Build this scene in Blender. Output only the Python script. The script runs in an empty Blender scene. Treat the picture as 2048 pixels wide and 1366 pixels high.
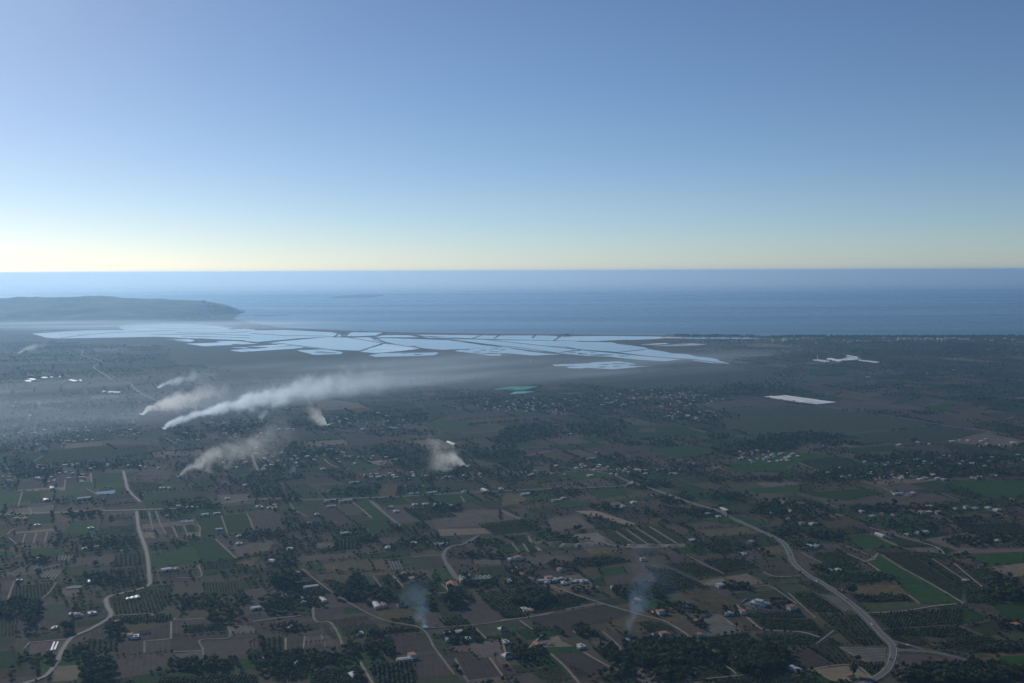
import bpy, math, random
import numpy as np
from mathutils import Matrix, Vector, noise as mnoise
random.seed(7); rng = np.random.default_rng(7)
R = math.radians
scene = bpy.context.scene
col = scene.collection

# ------------------------------------------------------------------ camera
ALT = 500.0                       # metres above the plain
FPX = 2010.0                      # focal length in pixels of a 2048 wide frame
PITCH = math.atan((683 - 542.5) / FPX)
ROLL = R(-0.22)
cam = bpy.data.cameras.new('camera')
cam.sensor_width = 36.0
cam.lens = 36.0 * FPX / 2048.0
cam.clip_start = 5.0
cam.clip_end = 900000.0
cam_ob = bpy.data.objects.new('camera', cam)
col.objects.link(cam_ob)
CAM_M = Matrix.Translation((0, 0, ALT)) @ Matrix.Rotation(math.pi / 2 - PITCH, 4, 'X') @ Matrix.Rotation(ROLL, 4, 'Z')
cam_ob.matrix_world = CAM_M
scene.camera = cam_ob

# ------------------------------------------------------------------ sky, sun, exposure
SUN_AZ = -36.0                    # degrees from the view direction, minus = to the left
SUN_EL = 25.0
world = bpy.data.worlds.new('World')
scene.world = world
world.use_nodes = True
wn = world.node_tree
wn.nodes.clear()
sky = wn.nodes.new('ShaderNodeTexSky')
sky.sky_type = 'NISHITA'
sky.sun_disc = False
sky.sun_elevation = R(SUN_EL)
sky.sun_rotation = R(SUN_AZ)
sky.altitude = 500.0
sky.air_density = 0.76
sky.dust_density = 0.3
sky.ozone_density = 4.2
bg = wn.nodes.new('ShaderNodeBackground')
bg.inputs['Strength'].default_value = 0.080
wo = wn.nodes.new('ShaderNodeOutputWorld')
wn.links.new(sky.outputs[0], bg.inputs[0])
wn.links.new(bg.outputs[0], wo.inputs[0])
sun = bpy.data.lights.new('sun', 'SUN')
sun.energy = 3.2
sun.angle = R(0.5)
sun.color = (1.0, 0.94, 0.86)
sun_ob = bpy.data.objects.new('sun', sun)
col.objects.link(sun_ob)
SUN_DIR = Vector((math.sin(R(SUN_AZ)) * math.cos(R(SUN_EL)), math.cos(R(SUN_AZ)) * math.cos(R(SUN_EL)), math.sin(R(SUN_EL))))
sun_ob.rotation_euler = SUN_DIR.to_track_quat('Z', 'Y').to_euler()
sun_ob.location = (0, 0, 900)
vs = scene.view_settings
vs.view_transform = 'Standard'
vs.look = 'None'
vs.exposure = 0.0
vs.gamma = 1.0
vs.use_curve_mapping = False
cy = scene.cycles
cy.max_bounces = 5
cy.diffuse_bounces = 1
cy.glossy_bounces = 2
cy.transmission_bounces = 2
cy.volume_bounces = 3
cy.transparent_max_bounces = 16
cy.use_denoising = True
cy.caustics_reflective = False
cy.caustics_refractive = False
cy.volume_max_steps = 256

# ------------------------------------------------------------------ helpers
_RC = np.array(CAM_M.to_3x3())
def ground(px, py, z=0.0):
    """the point of the plain that the photograph shows at (px, py) of 2048 x 1366"""
    d = _RC @ np.array([(px - 1024) / FPX, -(py - 683) / FPX, -1.0])
    t = (z - ALT) / d[2]
    return (d[0] * t, d[1] * t)
CROPS = {'A': (0, 960, 600 / 2019), 'B': (500, 960, 600 / 2019), 'C': (1000, 960, 600 / 2019), 'D': (1448, 960, 600 / 2019),
         'E': (0, 560, 600 / 2019), 'F': (500, 560, 600 / 2019), 'G': (1000, 560, 600 / 2019), 'H': (1448, 560, 600 / 2019),
         '1': (0, 580, 500 / 2048), '2': (400, 620, 400 / 2048), '3': (750, 620, 400 / 2048), '4': (1100, 620, 400 / 2048),
         '5': (1450, 640, 300 / 2048), '6': (1748, 640, 300 / 2048), 'P': (0, 0, 1.0)}
def pix(crop, x, y):
    ox, oy, s = CROPS[crop]
    return ox + x * s, oy + y * s
def gpt(crop, x, y, z=0.0):
    return ground(*pix(crop, x, y), z)
def path(crop, txt):
    v = [float(t) for t in txt.replace(',', ' ').split()]
    return [gpt(crop, v[i], v[i + 1]) for i in range(0, len(v), 2)]

def tag(o, label=None, cat=None, group=None, kind=None):
    if label: o['label'] = label
    if cat: o['category'] = cat
    if group: o['group'] = group
    if kind: o['kind'] = kind
    return o
def link(name, me, parent=None, mat=None):
    o = bpy.data.objects.new(name, me)
    col.objects.link(o)
    if parent is not None: o.parent = parent
    if mat is not None and me is not None and len(me.materials) == 0: me.materials.append(mat)
    return o
def mesh_arrays(name, verts, faces, mat=None, smooth=False):
    """verts (n,3), faces (m,k) with one k for all"""
    me = bpy.data.meshes.new(name)
    verts = np.asarray(verts, dtype=np.float32); faces = np.asarray(faces, dtype=np.int32)
    k = faces.shape[1]
    me.vertices.add(len(verts)); me.vertices.foreach_set('co', verts.ravel())
    me.loops.add(faces.size); me.loops.foreach_set('vertex_index', faces.ravel())
    me.polygons.add(len(faces))
    me.polygons.foreach_set('loop_start', np.arange(0, faces.size, k, dtype=np.int32))
    me.polygons.foreach_set('loop_total', np.full(len(faces), k, dtype=np.int32))
    me.update(calc_edges=True)
    if smooth: me.polygons.foreach_set('use_smooth', np.ones(len(faces), dtype=bool))
    if mat is not None: me.materials.append(mat)
    return me
def mesh_py(name, verts, faces, mat=None):
    me = bpy.data.meshes.new(name)
    me.from_pydata([tuple(v) for v in verts], [], faces)
    me.update()
    if mat is not None: me.materials.append(mat)
    return me
def box(x0, x1, y0, y1, z0, z1, base=0):
    v = [(x0, y0, z0), (x1, y0, z0), (x1, y1, z0), (x0, y1, z0), (x0, y0, z1), (x1, y0, z1), (x1, y1, z1), (x0, y1, z1)]
    f = [(0, 3, 2, 1), (4, 5, 6, 7), (0, 1, 5, 4), (1, 2, 6, 5), (2, 3, 7, 6), (3, 0, 4, 7)]
    return v, [tuple(i + base for i in q) for q in f]
def boxes(name, lst, mat):
    V, F = [], []
    for b in lst:
        v, f = box(*b, base=len(V)); V += v; F += f
    return mesh_py(name, V, F, mat)
def inside(poly, pts):
    """pts (n,2) in polygon"""
    p = np.asarray(poly); x, y = pts[:, 0], pts[:, 1]
    res = np.zeros(len(pts), bool)
    sel = np.nonzero((x >= p[:, 0].min()) & (x <= p[:, 0].max()) & (y >= p[:, 1].min()) & (y <= p[:, 1].max()))[0]
    if len(sel) == 0: return res
    x, y = x[sel], y[sel]; r = np.zeros(len(sel), bool)
    n = len(p)
    for i in range(n):
        x0, y0 = p[i]; x1, y1 = p[(i + 1) % n]
        if y0 == y1: continue
        c = ((y0 > y) != (y1 > y)) & (x < (x1 - x0) * (y - y0) / (y1 - y0) + x0)
        r ^= c
    res[sel] = r
    return res
def near_path(p, pts, w):
    res = np.zeros(len(pts), bool)
    p = np.asarray(p)
    for a, b in zip(p[:-1], p[1:]):
        d = b - a; L2 = d @ d
        t = np.clip(((pts - a) @ d) / L2, 0, 1)
        q = a + t[:, None] * d
        res |= ((pts - q) ** 2).sum(1) < w * w
    return res
def fbm(x, y, s, o=3, seed=0.0):
    return mnoise.fractal(Vector((x / s + seed, y / s - seed * 0.7, seed)), 1.0, 2.0, o)
def smooth_path(p, n=6):
    """Catmull-Rom through the points"""
    p = [np.array(q) for q in p]
    if len(p) < 3: return p
    P = [2 * p[0] - p[1]] + p + [2 * p[-1] - p[-2]]
    out = []
    for i in range(1, len(P) - 2):
        a, b, c, d = P[i - 1:i + 3]
        for k in range(n):
            t = k / n
            out.append(0.5 * (2 * b + (c - a) * t + (2 * a - 5 * b + 4 * c - d) * t * t + (3 * b - a - 3 * c + d) * t ** 3))
    out.append(p[-1])
    return out
def strip(name, pth, w, z, mat, smooth=True, wobble=0.0):
    p = smooth_path(pth) if smooth else [np.array(q) for q in pth]
    V, F = [], []
    for i, q in enumerate(p):
        a = p[max(i - 1, 0)]; b = p[min(i + 1, len(p) - 1)]
        t = (b - a) / (np.linalg.norm(b - a) + 1e-9); n = np.array([-t[1], t[0]])
        ww = w / 2 * (1 + wobble * (random.random() - .5))
        V += [(*(q + n * ww), z), (*(q - n * ww), z)]
        if i: k = 2 * i; F.append((k - 2, k - 1, k + 1, k))
    return mesh_py(name, V, F, mat)
def rough(poly, step, amp):
    out = []
    for a, b in zip(poly, poly[1:] + poly[:1]):
        a, b = np.array(a), np.array(b); L = np.linalg.norm(b - a); n = max(1, int(L / step))
        t = (b - a) / (L + 1e-9); nn = np.array([-t[1], t[0]])
        for k in range(n):
            q = a + (b - a) * k / n
            out.append(tuple(q + nn * amp * fbm(q[0], q[1], step * 1.7, 3, 3.3) + (t * amp * .3 * (random.random() - .5))))
    return out

# ------------------------------------------------------------------ materials
def new_mat(name):
    m = bpy.data.materials.new(name); m.use_nodes = True
    nt = m.node_tree; b = nt.nodes['Principled BSDF']
    b.inputs['Roughness'].default_value = 0.9
    b.inputs['Specular IOR Level'].default_value = 0.15
    return m, nt, b
def ramp(nt, src, stops):
    r = nt.nodes.new('ShaderNodeValToRGB'); e = r.color_ramp.elements
    while len(e) > 1: e.remove(e[-1])
    e[0].position = stops[0][0]; e[0].color = (*stops[0][1], 1)
    for p, c in stops[1:]:
        k = e.new(p); k.color = (*c, 1)
    nt.links.new(src, r.inputs[0])
    return r.outputs[0]
def noise_node(nt, vec, scale, detail=3, rough_=.6):
    n = nt.nodes.new('ShaderNodeTexNoise'); n.inputs['Scale'].default_value = scale
    n.inputs['Detail'].default_value = detail; n.inputs['Roughness'].default_value = rough_
    if vec is not None: nt.links.new(vec, n.inputs['Vector'])
    return n.outputs[0]
def mixc(nt, fac, a, b, mode='MIX'):
    n = nt.nodes.new('ShaderNodeMix'); n.data_type = 'RGBA'; n.blend_type = mode
    for i, s in ((0, fac), (6, a), (7, b)):
        if isinstance(s, bpy.types.NodeSocket): nt.links.new(s, n.inputs[i])
        elif i == 0: n.inputs[0].default_value = s
        else: n.inputs[i].default_value = (*s, 1)
    return n.outputs[2]
def math_node(nt, op, a, b=None, c=None, clamp=False):
    n = nt.nodes.new('ShaderNodeMath'); n.operation = op; n.use_clamp = clamp
    for i, s in enumerate((a, b, c)):
        if s is None: continue
        if isinstance(s, bpy.types.NodeSocket): nt.links.new(s, n.inputs[i])
        else: n.inputs[i].default_value = s
    return n.outputs[0]
def geo_pos(nt):
    return nt.nodes.new('ShaderNodeNewGeometry').outputs['Position']
def obj_pos(nt):
    return nt.nodes.new('ShaderNodeTexCoord').outputs['Object']
def obj_random(nt):
    return nt.nodes.new('ShaderNodeObjectInfo').outputs['Random']
MAT = {}
def plain_mat(key, c, rough_=.8, spec=.2, vary=.25, scale=.4, metal=0.0):
    m, nt, b = new_mat(key)
    n = noise_node(nt, obj_pos(nt), scale, 4)
    c2 = tuple(x * (1 - vary) for x in c); c3 = tuple(min(1, x * (1 + vary * .5)) for x in c)
    cc = ramp(nt, n, [(.3, c2), (.7, c3)])
    v = math_node(nt, 'MULTIPLY_ADD', obj_random(nt), .3, .85)
    h = nt.nodes.new('ShaderNodeHueSaturation'); nt.links.new(v, h.inputs['Value']); nt.links.new(cc, h.inputs['Color'])
    nt.links.new(h.outputs[0], b.inputs['Base Color'])
    b.inputs['Roughness'].default_value = rough_; b.inputs['Specular IOR Level'].default_value = spec
    b.inputs['Metallic'].default_value = metal
    MAT[key] = m
    return m
def field_mat(key, c1, c2, c3=None, period=0.0, stripe=None, amount=.5, spot=None, vary=.55):
    """mottled soil or crop; rows run along the object's own x axis"""
    m, nt, b = new_mat(key)
    P = obj_pos(nt); G = geo_pos(nt)
    big = noise_node(nt, G, .012, 4); mid = noise_node(nt, G, .06, 5, .7); fine = noise_node(nt, G, .45, 3, .7)
    cc = mixc(nt, ramp(nt, big, [(.35, (0, 0, 0)), (.65, (1, 1, 1))]), c1, c2)
    if c3: cc = mixc(nt, ramp(nt, mid, [(.55, (0, 0, 0)), (.7, (.85, .85, .85))]), cc, c3)
    if spot: cc = mixc(nt, ramp(nt, fine, [(.55, (0, 0, 0)), (.68, (.8, .8, .8))]), cc, spot)
    if period:
        sx = nt.nodes.new('ShaderNodeSeparateXYZ'); nt.links.new(P, sx.inputs[0])
        wob = math_node(nt, 'MULTIPLY', mid, period * .5)
        yy = math_node(nt, 'ADD', sx.outputs[1], wob)
        s = math_node(nt, 'SINE', math_node(nt, 'MULTIPLY', yy, 2 * math.pi / period))
        s = math_node(nt, 'MULTIPLY_ADD', s, .5 * amount, .5 * amount, clamp=True)
        s = math_node(nt, 'MULTIPLY', s, math_node(nt, 'MULTIPLY_ADD', fine, .9, .5))
        cc = mixc(nt, s, cc, stripe)
    v = math_node(nt, 'MULTIPLY_ADD', obj_random(nt), vary, 1 - vary / 2)
    v = math_node(nt, 'MULTIPLY', v, math_node(nt, 'MULTIPLY_ADD', fine, .7, .65))
    v = math_node(nt, 'MULTIPLY', v, math_node(nt, 'MULTIPLY_ADD', mid, 1.3, .35))
    v = math_node(nt, 'MULTIPLY', v, .66)
    h = nt.nodes.new('ShaderNodeHueSaturation'); h.inputs['Saturation'].default_value = 1.3; nt.links.new(v, h.inputs['Value']); nt.links.new(cc, h.inputs['Color'])
    nt.links.new(h.outputs[0], b.inputs['Base Color'])
    b.inputs['Roughness'].default_value = 1.0; b.inputs['Specular IOR Level'].default_value = .05
    bu = nt.nodes.new('ShaderNodeBump'); bu.inputs['Strength'].default_value = .5; bu.inputs['Distance'].default_value = .8
    nt.links.new(fine, bu.inputs['Height']); nt.links.new(bu.outputs[0], b.inputs['Normal'])
    MAT[key] = m
    return m
field_mat('plough_dark', (.082, .068, .064), (.100, .082, .074), (.070, .060, .060), 7.0, (.128, .105, .094), .5)
field_mat('plough_pale', (.128, .108, .096), (.155, .132, .115), (.104, .090, .082), 8.0, (.190, .162, .140), .5)
field_mat('green', (.040, .075, .028), (.052, .092, .034), (.064, .082, .038), 6.0, (.028, .052, .020), .6)
field_mat('grove', (.035, .055, .024), (.050, .066, .030), (.085, .078, .050), 5.0, (.095, .085, .060), .5)
field_mat('meadow', (.056, .070, .042), (.070, .080, .048), (.098, .092, .064), 0, spot=(.042, .054, .030))
field_mat('dry', (.135, .110, .068), (.118, .102, .068), (.165, .136, .086), 6.0, (.10, .088, .060), .3)
field_mat('pale', (.290, .250, .200), (.240, .205, .160), (.180, .150, .115), 0, spot=(.12, .11, .075))
field_mat('mulch', (.085, .075, .060), (.075, .080, .050), None, 5.5, (.24, .235, .22), .9)
field_mat('orchard_floor', (.052, .060, .034), (.068, .066, .042), (.045, .056, .028), 6.0, (.04, .05, .026), .4)
field_mat('marsh', (.060, .070, .048), (.078, .082, .058), (.050, .060, .042), 0, spot=(.044, .054, .036))
field_mat('rubble', (.330, .300, .260), (.230, .205, .170), (.140, .122, .095), 0, spot=(.10, .10, .07))
field_mat('sand', (.42, .35, .25), (.38, .31, .22), None, 0)
field_mat('dike_soil', (.105, .096, .070), (.085, .085, .058), None, 0)
FIELD = {'P': ('plough_dark', 'ploughed_field'), 'p': ('plough_pale', 'bare_field'), 'g': ('green', 'green_field'), 'G': ('grove', 'grove_field'),
         'o': ('orchard_floor', 'orchard_field'), 'n': ('meadow', 'meadow_field'), 'y': ('dry', 'stubble_field'), 'w': ('pale', 'fallow_field'),
         's': ('mulch', 'mulched_field'), 'm': ('marsh', 'marsh_field'), 'r': ('rubble', 'gravel_field')}
FIELD_LABEL = {'P': 'dark brown ploughed field on the plain', 'p': 'grey brown bare tilled field on the plain', 'g': 'green crop field in close rows',
               'G': 'dark green planted field with thin soil gaps', 'o': 'orchard floor under rows of small trees', 'n': 'grey green rough meadow on the plain',
               'y': 'tawny dry stubble field on the plain', 'w': 'pale sandy fallow field with weeds', 's': 'field striped with pale plastic mulch rows',
               'm': 'grey green salt marsh beside the lagoons', 'r': 'pale gravel and rubble yard on the plain'}
plain_mat('asphalt', (.098, .094, .090), .8, .3, .15, .05)
plain_mat('track_dirt', (.21, .182, .15), .95, .1, .3, .08)
plain_mat('verge', (.13, .115, .09), .95, .1, .35, .1)
plain_mat('line_white', (.6, .6, .58), .7)
plain_mat('whitewash', (.56, .54, .50), .8, .2, .3)
plain_mat('cream_wall', (.58, .50, .40), .8, .2, .15)
plain_mat('pink_wall', (.58, .42, .34), .8, .2, .15)
plain_mat('roof_tile', (.30, .135, .085), .8, .2, .35, 1.2)
plain_mat('roof_white', (.52, .50, .46), .7, .3, .35, .3)
plain_mat('roof_grey', (.40, .42, .44), .5, .4, .25, .3)
plain_mat('roof_blue', (.34, .40, .43), .6, .3, .2, .3)
plain_mat('roof_dark', (.07, .075, .085), .5, .4, .2, .5)
plain_mat('roof_sand', (.62, .53, .36), .6, .3, .2, .3)
plain_mat('door_wood', (.12, .075, .045), .6)
plain_mat('glass_dark', (.03, .04, .05), .1, .6, .1)
plain_mat('greenhouse_film', (.72, .70, .66), .6, .3, .15, .02)
plain_mat('greenhouse_green', (.10, .42, .30), .5, .3, .15, .02)
plain_mat('greenhouse_mint', (.35, .62, .48), .5, .3, .15, .02)
plain_mat('metal', (.20, .205, .21), .45, .5, .1, .5, .3)
plain_mat('paint_white', (.75, .75, .75), .3, .5, .05)
plain_mat('paint_dark', (.05, .055, .07), .3, .5, .05)
plain_mat('paint_red', (.30, .04, .03), .3, .5, .05)
plain_mat('tyre_rubber', (.02, .02, .02), .9)
plain_mat('bark', (.10, .075, .055), .95, .1, .3, 2.0)
plain_mat('salt', (.74, .72, .69), .8, .2, .15, .05)

def leaf_mat(key, c1, c2, attr=False):
    m, nt, b = new_mat(key)
    n = noise_node(nt, geo_pos(nt), .35, 3)
    cc = ramp(nt, n, [(.3, c1), (.7, c2)])
    if attr:
        a = nt.nodes.new('ShaderNodeAttribute'); a.attribute_name = 'tone'
        src = a.outputs['Fac']
    else: src = obj_random(nt)
    v = math_node(nt, 'MULTIPLY_ADD', src, .95, .42)
    h = nt.nodes.new('ShaderNodeHueSaturation'); nt.links.new(v, h.inputs['Value']); nt.links.new(cc, h.inputs['Color'])
    hh = math_node(nt, 'MULTIPLY_ADD', src, -.06, .53); nt.links.new(hh, h.inputs['Hue'])
    nt.links.new(h.outputs[0], b.inputs['Base Color'])
    b.inputs['Roughness'].default_value = .75; b.inputs['Specular IOR Level'].default_value = .15
    tr = nt.nodes.new('ShaderNodeBsdfTranslucent'); nt.links.new(h.outputs[0], tr.inputs[0])
    mx = nt.nodes.new('ShaderNodeMixShader'); mx.inputs[0].default_value = .35
    nt.links.new(b.outputs[0], mx.inputs[1]); nt.links.new(tr.outputs[0], mx.inputs[2])
    nt.links.new(mx.outputs[0], nt.nodes['Material Output'].inputs['Surface'])
    MAT[key] = m
leaf_mat('leaf', (.044, .066, .024), (.074, .098, .036))
leaf_mat('leaf_mass', (.042, .062, .024), (.072, .096, .036), True)
leaf_mat('leaf_dark', (.026, .042, .020), (.042, .060, .028))
leaf_mat('leaf_palm', (.045, .060, .026), (.070, .085, .038))
leaf_mat('leaf_orchard', (.032, .060, .020), (.052, .085, .028), True)

def water_mat(key, c, rough_, streak=False):
    m, nt, b = new_mat(key)
    b.inputs['Base Color'].default_value = (*c, 1)
    b.inputs['IOR'].default_value = 1.333
    b.inputs['Specular IOR Level'].default_value = .5
    G = geo_pos(nt)
    if streak:
        mp = nt.nodes.new('ShaderNodeMapping'); nt.links.new(G, mp.inputs[0])
        mp.inputs['Rotation'].default_value = (0, 0, R(-38)); mp.inputs['Scale'].default_value = (1 / 9000, 1 / 1300, 1)
        n = noise_node(nt, mp.outputs[0], 1.0, 5, .55)
        nt.links.new(math_node(nt, 'MULTIPLY_ADD', n, -.34, rough_ + .17, clamp=True), b.inputs['Roughness'])
        w = nt.nodes.new('ShaderNodeTexNoise'); nt.links.new(G, w.inputs['Vector']); w.inputs['Scale'].default_value = .05; w.inputs['Detail'].default_value = 4
        bu = nt.nodes.new('ShaderNodeBump'); bu.inputs['Strength'].default_value = .05; bu.inputs['Distance'].default_value = 1.0
        nt.links.new(w.outputs[0], bu.inputs['Height']); nt.links.new(bu.outputs[0], b.inputs['Normal'])
    else:
        n = noise_node(nt, G, .004, 4)
        nt.links.new(math_node(nt, 'MULTIPLY_ADD', n, .08, rough_ - .03, clamp=True), b.inputs['Roughness'])
        mp = nt.nodes.new('ShaderNodeMapping'); nt.links.new(G, mp.inputs[0]); mp.inputs['Rotation'].default_value = (0, 0, R(12)); mp.inputs['Scale'].default_value = (1 / 500, 1 / 1500, 1)
        nz = math_node(nt, 'MULTIPLY_ADD', noise_node(nt, G, .006, 5, .65), .5, math_node(nt, 'MULTIPLY', noise_node(nt, mp.outputs[0], 1.0, 4), .5))
        cc = ramp(nt, nz, [(.36, tuple(x * .45 for x in c)), (.48, c), (.66, tuple(min(.85, x * 1.35) for x in c))])
        hs = nt.nodes.new('ShaderNodeHueSaturation'); nt.links.new(cc, hs.inputs['Color']); nt.links.new(math_node(nt, 'MULTIPLY_ADD', obj_random(nt), 1.0, .4), hs.inputs['Value'])
        nt.links.new(hs.outputs[0], b.inputs['Base Color'])
    MAT[key] = m
water_mat('sea_water', (.014, .040, .060), .27, True)
water_mat('lagoon_water', (.34, .315, .275), .06)
water_mat('brine_water', (.60, .57, .51), .10)
water_mat('pond_water', (.10, .16, .18), .06)
# ------------------------------------------------------------------ sea and land
SEA_R = 400000.0
V = [(0, 0, -1.2)]; F = []
N = 96
rad = [12000, 40000, 120000, SEA_R]
for r_ in rad:
    for i in range(N):
        a = 2 * math.pi * i / N; V.append((r_ * math.cos(a), r_ * math.sin(a), -1.2))
for i in range(N):
    F.append((0, 1 + i, 1 + (i + 1) % N))
    for k in range(3):
        a = 1 + k * N; b_ = a + N; F.append((a + i, b_ + i, b_ + (i + 1) % N, a + (i + 1) % N))
tag(link('sea', mesh_py('sea', V, F, MAT['sea_water'])), 'calm blue sea reaching to the horizon', kind='structure')

coast = [ground(*q) for q in ((476, 628.5), (466, 637.5), (500, 645), (530, 650), (560, 655), (620, 658), (680, 660.5), (800, 664.5), (950, 667), (1100, 668.5), (1250, 670), (1400, 671), (1480, 671.3), (1600, 671.6), (1750, 672), (2048, 671.5))]
cz = np.array(coast[-1]); cdir = np.array(coast[-1]) - np.array(coast[-3]); cdir /= np.linalg.norm(cdir)
hill_tip = np.array(ground(487, 625))
land_pts = [tuple(hill_tip), ] + coast + [tuple(cz + cdir * 4000), (16000, 7000), (16000, -6000), (-26000, -6000), (-26000, 15500), (-9000, 15200), (hill_tip[0] - 700, hill_tip[1] + 1500)]
land_fine = rough(coast, 160, 10)
cm, nt, b = new_mat('open_ground')
G = geo_pos(nt)
big = noise_node(nt, G, .0016, 5, .6); mid = noise_node(nt, G, .015, 5, .7); fine = noise_node(nt, G, .3, 4, .7)
cc = ramp(nt, big, [(.3, (.042, .050, .028)), (.5, (.064, .058, .038)), (.7, (.050, .054, .031))])
cc = mixc(nt, ramp(nt, mid, [(.45, (0, 0, 0)), (.62, (1, 1, 1))]), cc, (.090, .070, .050))
cc = mixc(nt, ramp(nt, fine, [(.5, (0, 0, 0)), (.62, (.8, .8, .8))]), cc, (.06, .068, .038))
nt.links.new(cc, b.inputs['Base Color'])
b.inputs['Roughness'].default_value = 1; b.inputs['Specular IOR Level'].default_value = .05
MAT['open_ground'] = cm
V = [(x, y, 0) for x, y in land_pts]
tag(link('ground', mesh_py('ground', V, [tuple(range(len(V)))], cm)), 'flat coastal plain of dry farmland', kind='structure')
# the strand between land and sea
bm_ = strip('beach', coast[1:] + [tuple(cz + cdir * 4000)], 42, .1, MAT['sand'], False)
tag(link('beach', bm_), 'narrow sandy beach along the coast', kind='structure')

# ------------------------------------------------------------------ the headland
def unproj_depth(px, py, yw):
    d = _RC @ np.array([(px - 1024) / FPX, -(py - 683) / FPX, -1.0]); t = yw / d[1]
    return d[0] * t, ALT + d[2] * t
crest_px = [(-700, 606), (-500, 601), (-300, 599), (-150, 599), (-60, 598), (0, 596.5), (20, 596), (40, 594), (60, 594.5), (90, 595), (120, 594.6), (146, 593), (175, 594), (215, 596), (260, 597.5), (310, 599), (360, 600.5), (400, 602.5), (425, 605), (445, 609), (462, 614), (475, 620), (487, 626)]
CR_Y = 12300.0
cr = sorted(unproj_depth(a, b_, CR_Y) for a, b_ in crest_px)
crx = np.array([c[0] for c in cr]); crz = np.array([c[1] for c in cr])
nx, ny = 260, 60
xs = np.linspace(-14500, hill_tip[0] + 20, nx); 
V = np.zeros((ny, nx, 3)); 
for i, x in enumerate(xs):
    hz = max(float(np.interp(x, crx, crz)), 0) + .5
    span = min(1.0, (hill_tip[0] + 30 - x) / 700.0) ** .6
    y0 = CR_Y - 2100 * span + 260 * fbm(x, 0, 1400, 3, 5.0); y1 = CR_Y + 1900 * span
    for j in range(ny):
        t = j / (ny - 1)
        y = y0 + (y1 - y0) * t
        if y < CR_Y: s = (y - y0) / (CR_Y - y0)
        else: s = (y1 - y) / (y1 - CR_Y)
        prof = s * s * (3 - 2 * s)
        prof = prof ** .85
        z = hz * prof + hz * .16 * fbm(x, y, 420, 5, 1.0) * min(1, 3.5 * s) * min(1, (1.04 - s) * 4) - 1.0
        V[j, i] = (x, y, z)
idx = np.arange(nx * ny).reshape(ny, nx)
Fq = np.stack([idx[:-1, :-1], idx[:-1, 1:], idx[1:, 1:], idx[1:, :-1]], -1).reshape(-1, 4)
hm, nt, b = new_mat('headland_scrub')
G = geo_pos(nt)
a1 = noise_node(nt, G, .003, 6, .65); a2 = noise_node(nt, G, .03, 4, .7)
cc = ramp(nt, a1, [(.38, (.045, .058, .034)), (.55, (.075, .080, .050)), (.66, (.19, .155, .11)), (.75, (.10, .095, .06))])
cc = mixc(nt, ramp(nt, a2, [(.5, (0, 0, 0)), (.62, (.8, .8, .8))]), cc, (.04, .05, .028))
nt.links.new(cc, b.inputs['Base Color']); b.inputs['Roughness'].default_value = 1
HILL_V = V
def hill_z(x, y):
    i = int(np.clip(np.searchsorted(xs, x), 0, nx - 1)); c = HILL_V[:, i]
    return float(np.interp(y, c[:, 1], c[:, 2]))
tag(link('hill', mesh_arrays('hill', V.reshape(-1, 3), Fq, hm, True)), 'low flat-topped headland beyond the lagoons', kind='structure')
# rock spits reaching out from the headland
for nm, q in (('breakwater', ((483, 619.5), (500, 618.6), (528, 618.4))), ('breakwater', ((474, 632), (505, 631), (540, 631.3), (578, 629.6))), ('breakwater', ((512, 632.2), (548, 631.6)))):
    me = strip(nm, [ground(*p) for p in q], 60, .6, MAT['dike_soil'], False, .5)
    tag(link(nm, me), 'low dark stone spit running out from the headland', kind='structure')
# the islet
ic = np.array(ground(718, 592.3))
V, F = [(0, 0, 9)], []
for k in range(48):
    a = 2 * math.pi * k / 48; w = 1 + .35 * fbm(math.cos(a), math.sin(a), .5, 3, 2)
    V.append((470 * w * math.cos(a), 1700 * w * math.sin(a), -3)); 
for k in range(48):
    a = 2 * math.pi * k / 48; w = .82 + .3 * fbm(math.cos(a), math.sin(a), .5, 3, 2)
    V.append((470 * w * math.cos(a), 1700 * w * math.sin(a), 9 + 4 * random.random()))
for k in range(48):
    F.append((1 + k, 1 + (k + 1) % 48, 49 + (k + 1) % 48, 49 + k)); F.append((49 + k, 49 + (k + 1) % 48, 0))
o = link('island', mesh_py('island', V, F, hm)); o.location = (ic[0], ic[1], 0)
tag(o, 'low flat islet far out on the sea', kind='structure')
ic = np.array(ground(752, 591)); o2 = link('island', o.data); o2.location = (ic[0], ic[1], -3); o2.scale = (.33, .3, .6)
tag(o2, 'small rock beside the flat islet out at sea', kind='structure')

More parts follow.
